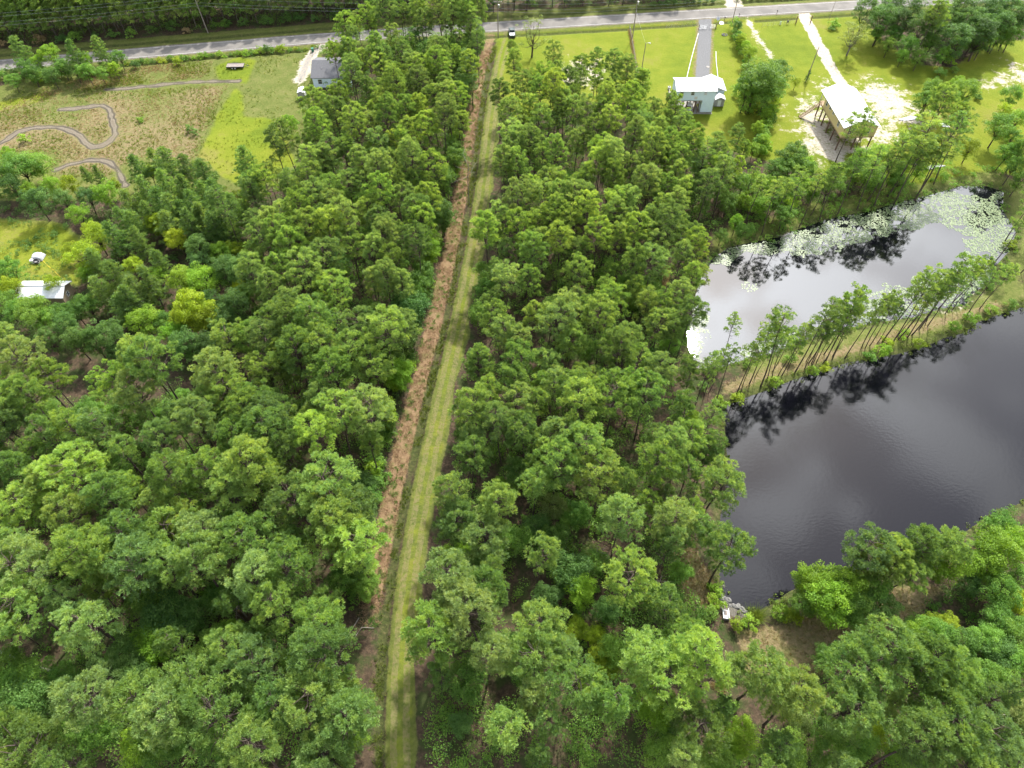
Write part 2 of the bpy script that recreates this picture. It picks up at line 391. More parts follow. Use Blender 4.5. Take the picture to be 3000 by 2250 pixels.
A['sand'] = uni(*[m_poly(X, Y, p, 15) * 0.72 for p in sand_polys], m_line(X, Y, drive_sand, 1.75, 1.6), m_line(X, Y, drive_grass, 1.3, 2.6) * 0.62,
                m_line(X, Y, drive_grey, 1.9, 2.4) * 0.85, m_line(X, Y, drive_north, 2.6, 2.0))
A['gravel'] = uni(m_line(X, Y, drive_gravel, 2.0, 1.4), m_line(X, Y, drive_grey, 1.4, 1.4) * 0.5)
A['mud'] = np.clip(0.5 + (1.05 - d_rut) / 1.0, 0, 1) * (0.62 + 0.5 * vnoise(X, Y, 3.0, 12))
A['rut'] = d_rut.clip(0, 9)
A['damp'] = uni(np.exp(-(dt / 0.9) ** 2) * in_track * (0.55 + 0.6 * vnoise(X, Y, 3.0, 19)), np.exp(-((d_road - 6.2) / 1.0) ** 2) * np.clip(1 - 1.4 * m_drive, 0, 1), np.clip(1 + sdp / 3.0, 0, 1))
A['clay'] = m_poly(X, Y, GZ(R5, [(335, 800), (380, 800), (440, 860), (510, 900), (500, 925), (420, 925), (350, 890)]), 2.0)
A['across'] = dt.clip(-30, 30)
V = np.stack([X.ravel(), Y.ravel(), Z.ravel()], 1)
idx = np.arange(n_x * n_y).reshape(n_y, n_x)
F = np.stack([idx[:-1, :-1].ravel(), idx[:-1, 1:].ravel(), idx[1:, 1:].ravel(), idx[1:, :-1].ravel()], 1)
gm, t, b = new_mat('ground_cover')
def attr(nm): return nn(t, 'ShaderNodeAttribute', attribute_name=nm).outputs['Fac']
n_big, n_mid, n_fin, n_tin = noise(t, 0.055, 4), noise(t, 0.33, 6, 0.65), noise(t, 1.7, 6, 0.7), noise(t, 7.0, 4, 0.7)
def edge(nm, src, amp, soft=0.10):
    v = mth(t, 'ADD', attr(nm), mth(t, 'MULTIPLY_ADD', src, amp, -0.5 * amp))
    r = nn(t, 'ShaderNodeMapRange', interpolation_type='SMOOTHSTEP')
    r.inputs['From Min'].default_value, r.inputs['From Max'].default_value = 0.5 - soft, 0.5 + soft
    t.links.new(v, r.inputs['Value']); return r.outputs[0]
tw = mth(t, 'MULTIPLY_ADD', n_fin, 0.5, mth(t, 'MULTIPLY', n_mid, 0.5))
litter = ramp(t, n_fin, [(0.25, (0.028, 0.021, 0.014)), (0.5, (0.060, 0.043, 0.028)), (0.62, (0.100, 0.068, 0.044)), (0.8, (0.034, 0.044, 0.014))])
litter = mixc(t, mth(t, 'MULTIPLY', ramp(t, n_mid, [(0.46, (0, 0, 0)), (0.6, (1, 1, 1))]), 0.75), litter, (0.032, 0.056, 0.013))
grass = ramp(t, tw, [(0.30, (0.050, 0.072, 0.015)), (0.47, (0.088, 0.106, 0.024)), (0.58, (0.120, 0.125, 0.038)), (0.72, (0.165, 0.138, 0.064))])
lawn = ramp(t, mth(t, 'MULTIPLY_ADD', n_big, 0.55, mth(t, 'MULTIPLY', tw, 0.45)), [(0.33, (0.070, 0.105, 0.009)), (0.45, (0.110, 0.144, 0.011)), (0.54, (0.146, 0.168, 0.015)), (0.63, (0.170, 0.158, 0.038))])
lawn = mixc(t, mth(t, 'MULTIPLY', ramp(t, n_tin, [(0.35, (0, 0, 0)), (0.75, (1, 1, 1))]), 0.35), lawn, (0.066, 0.096, 0.009))
straw = ramp(t, mth(t, 'MULTIPLY_ADD', n_fin, 0.65, mth(t, 'MULTIPLY', n_mid, 0.35)), [(0.30, (0.085, 0.084, 0.030)), (0.44, (0.132, 0.112, 0.050)), (0.55, (0.188, 0.138, 0.078)), (0.72, (0.240, 0.172, 0.106))])
redn = nn(t, 'ShaderNodeMapRange'); redn.inputs['From Min'].default_value, redn.inputs['From Max'].default_value = -6.0, -5.0
t.links.new(attr('across'), redn.inputs['Value'])
redf = mth(t, 'MULTIPLY', redn.outputs[0], mth(t, 'LESS_THAN', attr('across'), 0.0))
straw = mixc(t, mth(t, 'MULTIPLY', redf, 0.55), straw, (0.235, 0.140, 0.085))
straw = mixc(t, mth(t, 'MULTIPLY', ramp(t, n_mid, [(0.47, (0, 0, 0)), (0.62, (1, 1, 1))]), 0.65), straw, (0.080, 0.100, 0.021))
sand = ramp(t, n_fin, [(0.25, (0.20, 0.17, 0.115)), (0.5, (0.36, 0.315, 0.25)), (0.75, (0.50, 0.46, 0.40))])
gravel = ramp(t, n_tin, [(0.3, (0.075, 0.075, 0.074)), (0.55, (0.145, 0.145, 0.147)), (0.75, (0.23, 0.23, 0.235))])
rd = attr('rut')
mud = ramp(t, mth(t, 'MULTIPLY', rd, 0.6), [(0.08, (0.150, 0.125, 0.092)), (0.22, (0.185, 0.160, 0.122)), (0.34, (0.060, 0.052, 0.040)), (0.55, (0.066, 0.056, 0.044)), (0.66, (0.18, 0.155, 0.118))])
mud = mixc(t, mth(t, 'MULTIPLY', n_tin, 0.5), mud, (0.080, 0.068, 0.05))
c = mixc(t, edge('grass', tw, 0.9), litter, grass)
c = mixc(t, edge('lawn', mth(t, 'MULTIPLY_ADD', n_mid, 0.7, mth(t, 'MULTIPLY', n_fin, 0.3)), 1.25, 0.22), c, lawn)
c = mixc(t, edge('straw', tw, 1.5, 0.16), c, straw)
# mowing and wheel lines along the track
ac = attr('across')
tr1 = mth(t, 'LESS_THAN', mth(t, 'ABSOLUTE', mth(t, 'SUBTRACT', mth(t, 'ADD', ac, mth(t, 'MULTIPLY_ADD', n_mid, 0.8, -0.4)), 2.1)), 0.5)
tr2 = mth(t, 'LESS_THAN', mth(t, 'ABSOLUTE', mth(t, 'SUBTRACT', mth(t, 'ADD', ac, mth(t, 'MULTIPLY_ADD', n_mid, 0.8, -0.4)), 3.9)), 0.5)
c = mixc(t, mth(t, 'MULTIPLY', mth(t, 'ADD', tr1, tr2), mth(t, 'MULTIPLY', ramp(t, n_fin, [(0.36, (0, 0, 0)), (0.6, (1, 1, 1))]), 0.75)), c, (0.165, 0.138, 0.070))
c = mixc(t, mth(t, 'MULTIPLY', edge('damp', tw, 0.7, 0.2), 0.8), c, ramp(t, n_fin, [(0.35, (0.030, 0.034, 0.014)), (0.55, (0.060, 0.074, 0.020)), (0.7, (0.105, 0.085, 0.045))]))
c = mixc(t, edge('sand', mth(t, 'MULTIPLY_ADD', n_mid, 0.75, mth(t, 'MULTIPLY', n_fin, 0.25)), 2.2, 0.14), c, sand)
c = mixc(t, edge('gravel', n_fin, 1.0, 0.2), c, gravel)
c = mixc(t, edge('mud', mth(t, 'MULTIPLY_ADD', n_fin, 0.6, mth(t, 'MULTIPLY', n_tin, 0.4)), 1.3, 0.25), c, mud)
c = mixc(t, edge('clay', n_fin, 1.0, 0.15), c, ramp(t, n_tin, [(0.35, (0.06, 0.053, 0.043)), (0.6, (0.13, 0.12, 0.10))]))
t.links.new(c, b.inputs['Base Color'])
b.inputs['Roughness'].default_value = 0.95; b.inputs['Specular IOR Level'].default_value = 0.1
bn = nn(t, 'ShaderNodeBump'); bn.inputs['Strength'].default_value = 0.7; bn.inputs['Distance'].default_value = 0.22
t.links.new(mth(t, 'MULTIPLY_ADD', n_tin, 0.5, n_fin), bn.inputs['Height']); t.links.new(bn.outputs[0], b.inputs['Normal'])
tag(link('ground', np_mesh('ground', V, F, {k: a.ravel() for k, a in A.items()}, smooth=True), gm), kind='structure')

# ------------------------------------------------------------------ road
def strip(name, pts, o0, o1, z, mat, wob=0.0):
    pts = np.asarray(pts, float)
    seg = np.concatenate([np.linspace(p, q, max(2, int(np.hypot(*(q - p)) / 2.5)), endpoint=False) for p, q in zip(pts[:-1], pts[1:])] + [pts[-1:]])
    d = np.gradient(seg, axis=0); d /= np.linalg.norm(d, axis=1)[:, None]
    nrm = np.stack([-d[:, 1], d[:, 0]], 1)
    w = RNG.normal(0, wob, (len(seg), 2)) if wob else np.zeros((len(seg), 2))
    a, b_ = seg + nrm * (o0 + w[:, :1]), seg + nrm * (o1 + w[:, 1:])
    V = np.concatenate([np.c_[a, np.full(len(a), z)], np.c_[b_, np.full(len(b_), z)]]); n = len(seg)
    i = np.arange(n - 1)
    return link(name, np_mesh(name, V, np.stack([i, i + 1, n + i + 1, n + i], 1)), mat)
m_asph, t, b = new_mat('old_asphalt')
f1, f2 = noise(t, 0.16, 4, 0.6, 'Object', 0.4), noise(t, 5.0, 5, 0.7)
base = ramp(t, f1, [(0.40, (0.140, 0.131, 0.120)), (0.62, (0.195, 0.182, 0.164))])
t.links.new(mixc(t, mth(t, 'MULTIPLY', f2, 0.35), base, (0.085, 0.081, 0.076)), b.inputs['Base Color'])
b.inputs['Roughness'].default_value = 0.95; b.inputs['Specular IOR Level'].default_value = 0.08
M['paint_white'] = simple('road_paint', (0.42, 0.415, 0.40), 0.8, 0.15, 1.5)
M['shoulder'] = simple('sandy_shoulder', (0.14, 0.122, 0.09), 0.95, 0.4, 0.9)
tag(strip('road_shoulder', road_pts, -3.35, 3.35, 0.02, M['shoulder'], 0.10), kind='structure')
tag(strip('road', road_pts, -2.8, 2.8, 0.06, m_asph, 0.03), kind='structure')
for a0 in (-2.55, 2.43): tag(strip('road_edge_line', road_pts, a0, a0 + 0.13, 0.064, M['paint_white']), kind='structure')

# ------------------------------------------------------------------ ponds
def water(name, base_col, rough, bump, spec):
    m, t, b = new_mat(name)
    b.inputs['Base Color'].default_value = (*base_col, 1)
    b.inputs['Roughness'].default_value = rough; b.inputs['IOR'].default_value = 1.333
    b.inputs['Specular IOR Level'].default_value = spec
    bn = nn(t, 'ShaderNodeBump'); bn.inputs['Strength'].default_value = 1.0; bn.inputs['Distance'].default_value = bump
    tc = nn(t, 'ShaderNodeTexCoord'); mp = nn(t, 'ShaderNodeMapping'); mp.inputs['Scale'].default_value = (0.8, 1.5, 1); mp.inputs['Rotation'].default_value = (0, 0, 0.35)
    t.links.new(tc.outputs['Object'], mp.inputs['Vector'])
    t.links.new(noise(t, 1.6, 4, 0.6, vec=mp.outputs[0]), bn.inputs['Height']); t.links.new(bn.outputs[0], b.inputs['Normal'])
    return m
def pond(name, poly, mat):
    lo, hi = poly.min(0) - 3, np.minimum(poly.max(0), (230, 250)) + 3
    gx, gy = np.meshgrid(np.arange(lo[0], hi[0], 1.0), np.arange(lo[1], hi[1], 1.0))
    n = gx.shape[1]; ii = np.arange(gx.size).reshape(gx.shape)
    Fq = np.stack([ii[:-1, :-1].ravel(), ii[:-1, 1:].ravel(), ii[1:, 1:].ravel(), ii[1:, :-1].ravel()], 1)
    Fq = Fq[sd_poly(gx[:-1, :-1].ravel() + 0.5, gy[:-1, :-1].ravel() + 0.5, poly) > -1.5]
    used, inv = np.unique(Fq.ravel(), return_inverse=True)
    me = np_mesh(name, np.c_[gx.ravel(), gy.ravel(), np.full(gx.size, WATER_Z)][used], inv.reshape(-1, 4))
    return tag(link(name, me, mat), kind='structure')
M['water_a'] = water('still_dark_water', (0.004, 0.004, 0.006), 0.02, 0.003, 0.9)
M['water_b'] = water('rippled_dark_water', (0.004, 0.004, 0.006), 0.035, 0.006, 0.40)
pond('pond_water', pond_upper, M['water_a'])
pond('pond_water', pond_lower, M['water_b'])

# ================================================================== TREES
def unit(a): return a / (np.linalg.norm(a, axis=-1, keepdims=True) + 1e-9)
def tuft_cloud(r, C, Rad, ntuft, nblade, L, W, flat=0.7, up=0.7):
    """needle tufts filling the clumps: blades fan out round each twig tip"""
    k = len(C); N = k * ntuft
    d = unit(r.normal(size=(N, 3))); d[:, 2] = np.where(d[:, 2] < -0.25, -d[:, 2], d[:, 2])
    rad = np.repeat(Rad, ntuft) * (0.35 + 0.65 * r.random(N) ** 0.6)
    P = np.repeat(C, ntuft, 0) + d * rad[:, None] * np.array([1, 1, flat])
    ax = unit(d * np.array([1, 1, 0.7]) + np.array([0, 0, up]) + r.normal(0, 0.25, (N, 3)))
    clump_t = np.repeat(r.normal(0.5, 0.10, k), ntuft)
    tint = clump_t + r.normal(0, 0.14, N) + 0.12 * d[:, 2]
    n = N * nblade
    P2, A2 = np.repeat(P, nblade, 0), np.repeat(ax, nblade, 0)
    D = unit(A2 + 0.85 * unit(r.normal(size=(n, 3))))
    S = unit(np.cross(D, r.normal(size=(n, 3))))
    l = L * (0.75 + 0.5 * r.random(n))[:, None]; w = W * (0.8 + 0.4 * r.random(n))[:, None]
    B = P2 - A2 * (l * 0.2)
    V = np.stack([B, B + D * l * 0.6 + S * w * 0.5, B + D * l, B + D * l * 0.6 - S * w * 0.5], 1).reshape(-1, 3)
    i = np.arange(n) * 4
    F = np.stack([i, i + 1, i + 2, i + 3], 1)
    return V, F, np.repeat(np.repeat(tint, nblade), 4)
def leaf_cloud(r, C, Rad, n, size, aspect=0.62, flat=0.75, shell=0.55, low=0.35):
    k = len(C); N = k * n
    d = unit(r.normal(size=(N, 3)))
    flip = (d[:, 2] < -low); d[flip, 2] *= -1
    rad = np.repeat(Rad, n) * (shell + (1.05 - shell) * r.random(N) ** 0.7)
    P = np.repeat(C, n, 0) + d * rad[:, None] * np.array([1, 1, flat])
    nr = unit(d * 0.5 + np.array([0, 0, 0.55]) + 0.55 * r.normal(size=(N, 3)))
    T = unit(np.cross(nr, r.normal(size=(N, 3)))); B = np.cross(nr, T)
    s = size * (0.65 + 0.7 * r.random(N))[:, None]
    V = np.stack([P - T * s * 0.5, P + B * s * aspect * 0.5, P + T * s * 0.5, P - B * s * aspect * 0.5], 1).reshape(-1, 3)
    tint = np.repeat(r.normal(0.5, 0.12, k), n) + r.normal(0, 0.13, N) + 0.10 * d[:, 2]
    i = np.arange(N) * 4
    return V, np.stack([i, i + 1, i + 2, i + 3], 1), np.repeat(tint, 4)
class Wood:
    def __init__(s): s.V, s.F4, s.n = [], [], 0
    def tube(s, pts, radii, k):
        V, F = tube(pts, radii, k)
        s.F4 += [tuple(i + s.n for i in f) for f in F if len(f) == 4]
        s.V += V; s.n += len(V)
    def mesh(s, name): return np_mesh(name, np.array(s.V), [np.array(s.F4)], smooth=True)
def bend(p, q, sag, k=4, r=None):
    p, q = np.asarray(p, float), np.asarray(q, float); out = []
    for i in range(k):
        t_ = i / (k - 1); m = p + (q - p) * t_; m[2] += sag * math.sin(math.pi * t_)
        if r is not None and 0 < i < k - 1: m += r.normal(0, 0.06 * np.linalg.norm(q - p), 3) * np.array([1, 1, 0.5])
        out.append(m)
    return out
def make_pine(seed, h=18.0, base=0.56, Rc=3.5, nclump=72, ntuft=26, nblade=9, r0=0.18, L=0.36, W=0.068, crad=(0.45, 0.85), lop=0.3, dead=5, wide=0.36, k=7):
    """bare trunk, open rounded crown of needle clumps carried on crooked limbs"""
    r = np.random.default_rng(seed); w = Wood()
    bx, by = r.normal(0, 0.25, 2)
    def axis(z):
        f = z / h; return np.array([bx * math.sin(2.3 * f) + 0.12 * math.sin(7 * f), by * math.sin(2.0 * f), z])
    zs = np.linspace(-0.4, h * 0.985, 9)
    w.tube([axis(z) for z in zs], [r0 * (1.18 if z < 0 else 1) * (1 - 0.80 * max(0, z) / h) for z in zs], k)
    z0, ch = h * base, h * (1 - base)
    C, Rd = [], []
    lx, ly = r.normal(0, lop, 2)
    for i in range(nclump):
        f = ((i + 0.5) / nclump) ** 0.85
        prof = math.sqrt(max(0.05, 1 - ((f - wide) / (1.05 - wide if f > wide else wide + 0.22)) ** 2))
        az = i * 2.39996 + r.normal(0, 0.5)
        rho = Rc * prof * (0.30 + 0.72 * math.sqrt(r.random())) * (1 + r.normal(0, 0.10))
        z = z0 + ch * (0.06 + 0.92 * f) + r.normal(0, 0.22)
        c = axis(min(z, h)) + np.array([math.cos(az) * rho + lx * f, math.sin(az) * rho + ly * f, 0]); c[2] = min(z, h + 0.2)
        C.append(c); Rd.append(r.uniform(*crad) * (1.0 - 0.22 * f))
        if (i % 2 == 0 or f < 0.5) and (k > 5 or i % 5 == 0):
            za = max(z0 * 0.97, z - 0.35 * rho - 0.3)
            p = axis(min(za, h * 0.97))
            w.tube(bend(p, c - np.array([0, 0, 0.15]), -0.10 * rho, 4, r), [0.065, 0.05, 0.035, 0.018], 4)
    for i in range(dead):
        z = h * r.uniform(base * 0.72, base * 1.05); az = r.uniform(0, 6.28); l = r.uniform(0.6, 1.9)
        p = axis(z); w.tube(bend(p, p + np.array([math.cos(az) * l, math.sin(az) * l, r.uniform(-0.3, 0.3)]), 0.1, 3, r), [0.035, 0.025, 0.01], 3)
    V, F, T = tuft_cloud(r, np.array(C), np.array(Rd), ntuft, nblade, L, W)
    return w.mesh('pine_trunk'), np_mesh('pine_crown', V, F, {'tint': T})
def make_young_pine(seed, h=9.0, Rc=2.2, nb=46, nblade=8, L=0.46, W=0.08, base=0.14):
    """pointed feathery pine with upswept branches down to near the ground"""
    r = np.random.default_rng(seed); w = Wood()
    zs = np.linspace(-0.3, h, 7); w.tube([(0.1 * math.sin(z), 0, z) for z in zs], [0.11 * (1 - 0.9 * max(z, 0) / h) for z in zs], 6)
    C, Rd = [], []
    for i in range(nb):
        f = (i + 0.5) / nb; z = h * (base + (0.98 - base) * f)
        ln = Rc * (1 - f) ** 0.75 * r.uniform(0.75, 1.15) + 0.22; az = i * 2.39996 + r.normal(0, 0.3)
        p = np.array([0.1 * math.sin(z), 0, z]); q = p + np.array([math.cos(az) * ln, math.sin(az) * ln, ln * 0.55])
        if ln > 0.6: w.tube([p, (p + q) / 2 + np.array([0, 0, -0.08 * ln]), q], [0.035, 0.025, 0.01], 3)
        for t_ in np.linspace(0.35, 1.0, max(2, int(ln / 0.42))):
            C.append(p + (q - p) * t_ + r.normal(0, 0.08, 3)); Rd.append(0.30 + 0.12 * r.random())
    C.append(np.array([0, 0, h])); Rd.append(0.25)
    V, F, T = tuft_cloud(r, np.array(C), np.array(Rd), 5, nblade, L, W, 0.9, 1.0)
    return w.mesh('young_pine_trunk'), np_mesh('young_pine_crown', V, F, {'tint': T})
def make_broadleaf(seed, h=9.0, Rc=2.8, base=0.22, nclump=60, nleaf=125, size=0.22, r0=0.15, crad=(0.55, 1.05), top=0.62, spread_=1.0, fill=0.45):
    r = np.random.default_rng(seed); w = Wood()
    fork = np.array([r.normal(0, 0.2), r.normal(0, 0.2), h * (base + 0.12)])
    w.tube([(0, 0, -0.3), fork * np.array([0.4, 0.4, 0.5]), fork], [r0 * 1.2, r0, r0 * 0.8], 7)
    cz, rz = h * (base + 1) / 2, h * (1 - base) / 2
    C, Rd = [], []
    for i in range(nclump):
        d = unit(r.normal(size=3)); d[2] = abs(d[2]) * 1.0 if r.random() < top else d[2]
        q = fill + (1 - fill) * r.random() ** 0.5
        lump = 1 + 0.16 * math.sin(3 * math.atan2(d[1], d[0]) + seed) + r.normal(0, 0.06)
        C.append(np.array([d[0] * Rc * q * lump, d[1] * Rc * q * lump, cz + d[2] * rz * 0.88 * q * lump])); Rd.append(r.uniform(*crad) * Rc / 2.8)
    for i in range(0, nclump, 4):
        w.tube(bend(fork + np.array([0, 0, r.uniform(-0.2, 0.5)]), C[i], 0.15, 4, r), [r0 * 0.5, r0 * 0.36, r0 * 0.22, 0.02], 4)
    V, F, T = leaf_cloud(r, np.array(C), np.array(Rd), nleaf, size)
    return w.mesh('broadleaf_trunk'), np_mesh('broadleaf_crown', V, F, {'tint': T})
def make_shrub(seed, h=2.2, Rc=1.3, nclump=16, nleaf=60, size=0.20):
    r = np.random.default_rng(seed); w = Wood()
    C, Rd = [], []
    for i in range(nclump):
        d = unit(r.normal(size=3)); d[2] = abs(d[2]); q = 0.25 + 0.75 * r.random() ** 0.6
        c = np.array([d[0] * Rc * q, d[1] * Rc * q, 0.25 * h + d[2] * 0.68 * h * q]); C.append(c); Rd.append(r.uniform(0.3, 0.6) * Rc / 1.3)
        if i % 3 == 0: w.tube([(c[0] * 0.1, c[1] * 0.1, -0.15), c * np.array([0.5, 0.5, 0.6]), c], [0.035, 0.025, 0.01], 4)
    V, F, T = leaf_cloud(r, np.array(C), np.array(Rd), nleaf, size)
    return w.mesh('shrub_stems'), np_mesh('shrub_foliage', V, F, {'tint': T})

PINES = [make_pine(100 + i, h=18 + (i % 3 - 1) * 1.2, Rc=2.95 + 0.2 * (i % 4), base=0.58 + 0.03 * (i % 3), wide=0.30 + 0.05 * (i % 4), lop=0.25 + 0.15 * (i % 2)) for i in range(9)]
NARROW = [make_pine(250 + i, h=16, base=0.52 + 0.04 * (i % 3), Rc=2.0 + 0.2 * (i % 3), nclump=44, ntuft=24, nblade=8, r0=0.14, L=0.36, W=0.07, crad=(0.42, 0.8), wide=0.28 + 0.08 * (i % 2), dead=4) for i in range(6)]
SLENDER = [make_pine(200 + i, h=17, base=0.60, Rc=1.75 + 0.2 * (i % 3), nclump=26, ntuft=18, nblade=8, r0=0.125, crad=(0.42, 0.75), lop=0.25, dead=4) for i in range(5)]
YOUNG = [make_young_pine(300 + i, h=9.5, Rc=2.2 + 0.2 * (i % 2)) for i in range(4)]
FARPINE = [make_pine(400 + i, h=19, base=0.15, Rc=2.6, nclump=60, ntuft=22, wide=0.18, nblade=7, r0=0.12, crad=(0.6, 1.0), L=0.5, W=0.12, dead=2, k=5) for i in range(4)]
BROAD = [make_broadleaf(500 + i, h=9, Rc=2.7 + 0.2 * (i % 3), base=0.2 + 0.06 * (i % 2)) for i in range(6)]
TALLB = [make_broadleaf(540 + i, h=13, Rc=3.0, base=0.12, nclump=85, nleaf=105, size=0.24, r0=0.2, fill=0.5) for i in range(3)]
SHRUB = [make_shrub(600 + i, h=2.0 + 0.3 * i) for i in range(4)]
KIND = {   # name: (variants, mesh height, crown-centre fraction, bark, foliage, part names, category)
    'pine_tree': (PINES, 18.0, 0.82, 'bark', 'pine', ('trunk', 'crown'), 'pine tree'),
    'narrow_pine': (NARROW, 16.0, 0.80, 'bark', 'pine', ('trunk', 'crown'), 'pine tree'),
    'slender_pine': (SLENDER, 17.0, 0.88, 'bark', 'pine', ('trunk', 'crown'), 'pine tree'),
    'young_pine': (YOUNG, 9.5, 0.6, 'bark_pale', 'pine_young', ('trunk', 'crown'), 'pine tree'),
    'plantation_pine': (FARPINE, 19.0, 0.8, 'bark_grey', 'pine_far', ('trunk', 'crown'), 'pine tree'),
    'broadleaf_tree': (BROAD, 9.0, 0.68, 'bark', 'leaf_mid', ('trunk', 'crown'), 'tree'),
    'tall_broadleaf_tree': (TALLB, 13.0, 0.7, 'bark', 'leaf_dark', ('trunk', 'crown'), 'tree'),
    'shrub': (SHRUB, 2.3, 0.5, 'bark', 'leaf_mid', ('stems', 'foliage'), 'shrub')}
for vs_, _, _, bk, fo, _, _ in KIND.values():
    for a_, c_ in vs_:
        a_.materials.append(M[bk]); c_.materials.append(M[fo])
PLACED = []        # (x, y, radius)
TREES = []         # (object, kind, x, y, tone)
tree_r = random.Random(5)
def grow(kind, x, y, h, tone=None, wide=1.0, lean=2.0, var=None):
    vs_, mh, _, _, fo, parts, cat = KIND[kind]
    if 41.5 < x < 60 and 149 < y < 178 and h > 8.5: h = 7.0 + 2.0 * tree_r.random()        # only low trees stand in front of the blue house
    a_, c_ = vs_[tree_r.randrange(len(vs_)) if var is None else var]
    o = empty(kind, (x, y, ground_z(x, y)), tree_r.uniform(0, 6.283))
    s = h / mh
    if kind in ('pine_tree', 'narrow_pine') and tone in (None, 'pine'): tone = tree_r.choice(['pine', 'pine', 'pine_sage', 'pine_lime'] if y < 95 else ['pine', 'pine_sage', 'pine_sage', 'pine_lime'])  # sage likelier farther off: a little distance haze put into the needle colour
    wide *= tree_r.uniform(0.88, 1.12)
    o.scale = (s * wide, s * wide, s)
    o.rotation_euler[0], o.rotation_euler[1] = R(tree_r.gauss(0, lean)), R(tree_r.gauss(0, lean))
    o['category'] = cat
    for nm, me in zip(parts, (a_, c_)):
        p = bpy.data.objects.new(nm, me); COL.objects.link(p); p.parent = o
        if nm in ('crown', 'foliage') and tone and tone != fo:
            p.material_slots[0].link = 'OBJECT'; p.material_slots[0].material = M[tone]
    PLACED.append((x, y, {'pine_tree': 3.0, 'tall_broadleaf_tree': 2.6, 'broadleaf_tree': 2.4, 'young_pine': 1.8, 'slender_pine': 1.6, 'narrow_pine': 1.9}.get(kind, 1.2) * s))
    TREES.append((o, kind, x, y, tone))
    return o
def on_water(x, y, m=0.3):
    p = (np.array([x]), np.array([y]))
    return sd_poly(*p, pond_upper)[0] > -m or sd_poly(*p, pond_lower)[0] > -m
def at(kind, u, v, h, tone=None, wide=1.0):
    """tree whose crown centre shows at photo pixel (u, v)"""
    x, y = g(u, v, h * KIND[kind][2])
    if on_water(x, y): return None
    if kind == 'pine_tree':
        for a_, b_, _ in PLACED:
            if (a_ - x) ** 2 + (b_ - y) ** 2 < (3.4 if y < 60 else 3.1) ** 2: return None
    dx_ = x - ditch_x(y)
    le, ri = (6.0, 6.6) if 45 < y < 125 else ((4.2, 6.0) if y >= 125 else (3.4, 6.8))
    if 0 < y < 214 and -le < dx_ < ri: x = ditch_x(y) + (ri if dx_ > 1.2 else -le) + tree_r.uniform(-0.5, 0.5)
    if kind == 'pine_tree': wide *= 1.12 if y < 55 else (0.98 if y < 95 else 0.88)
    return grow(kind, x, y, h, tone, wide)
def atz(reg, kind, pts, h, tone=None, wide=1.0, dh=0.12):
    for p in pts:
        s = p[2] if len(p) > 2 else 1.0
        at(kind, reg[0][0] + p[0] / reg[1], reg[0][1] + p[1] / reg[1], h * s * (1 + tree_r.uniform(-dh, dh)), tone, wide)

# ------------------------------------------------------------------ pines whose crowns can be told apart in the photograph
atz(R1, 'pine_tree', [(2030, 690), (2190, 640), (1960, 920, .9), (2080, 850), (2010, 1000), (2110, 940), (1980, 1050), (2100, 1060), (1990, 1180), (2130, 1180), (1930, 1320), (2080, 1290),
    (2200, 1320), (1760, 1430), (1850, 1500), (1990, 1400), (2150, 1430), (1680, 1500)], 18)
atz(R2, 'pine_tree', [(225, 125), (390, 130), (540, 230), (700, 50), (870, 60), (760, 130), (1000, 60), (1100, 40), (520, 110), (930, 100), (172, 335, .9), (262, 300, .9), (280, 470), (340, 360), (480, 430), (580, 460),
    (560, 530), (720, 470), (850, 430), (900, 520), (920, 580), (730, 540), (390, 580), (230, 560), (80, 640), (180, 690), (520, 640), (620, 690), (700, 660), (860, 640), (980, 640), (330, 770), (80, 820), (480, 770),
    (760, 790), (640, 840), (880, 760), (250, 960), (100, 1000), (350, 1000), (560, 1030), (690, 1020), (430, 1100), (730, 1150), (820, 1090), (250, 1170), (90, 1180), (600, 1270), (260, 1290),
    (480, 1270), (700, 1340), (380, 1340), (60, 1340), (180, 1450), (460, 1400), (620, 1400), (800, 1450), (560, 1500), (860, 1240), (1130, 110), (830, 280), (600, 320), (450, 300)], 18)
atz(R2, 'pine_tree', [(1350, 310, .6), (1600, 340, .85), (1780, 400, .85), (1880, 360, .8), (1980, 410, .85), (2080, 410, .9), (1420, 520), (1360, 420, .8), (1510, 470, .9), (1230, 590), (1380, 540), (1570, 580), (1620, 440, .9),
    (1700, 520), (1900, 640), (2100, 600), (1480, 600), (1640, 600), (1310, 770), (1230, 830), (1360, 840), (1440, 930), (1330, 930), (1480, 920), (1740, 890), (1860, 840), (1960, 800), (1900, 960),
    (1980, 990), (2100, 900), (2150, 720), (1270, 1040), (1400, 1080), (1560, 1130), (1620, 1020), (1900, 1060), (1960, 1130), (2050, 1070), (2130, 1090), (2180, 1180), (2090, 1270), (1740, 1250),
    (1640, 1250), (1410, 1270), (1620, 1370), (1790, 1360), (1260, 1380), (1160, 1480), (1380, 1480), (1500, 1430), (1700, 1450), (1950, 1350), (2030, 1430), (2140, 1450), (1880, 1500)], 18)
atz(R6, 'pine_tree', [(1740, 150), (1980, 130), (2100, 60), (1900, 240), (2060, 280), (1620, 400), (1800, 370), (1750, 470), (1960, 430), (2060, 470), (1880, 680), (1850, 800), (2080, 750), (1600, 830), (1480, 870),
    (1500, 920), (1720, 860), (1930, 1010), (2060, 900), (1400, 1050), (1740, 1060), (1950, 1140), (2150, 1080), (920, 930), (1010, 1010), (1480, 1190), (1400, 1220), (1640, 1280), (1350, 1300), (2080, 1250),
    (2180, 1350), (150, 1000), (90, 1060), (300, 1110), (40, 870), (750, 1100), (860, 1180), (60, 1260), (180, 1220), (1250, 1390), (1000, 1480), (850, 1480), (1560, 1350), (1750, 1380), (1960, 1380),
    (1550, 1500), (1800, 1480), (2100, 1480), (30, 1400)], 18.5)
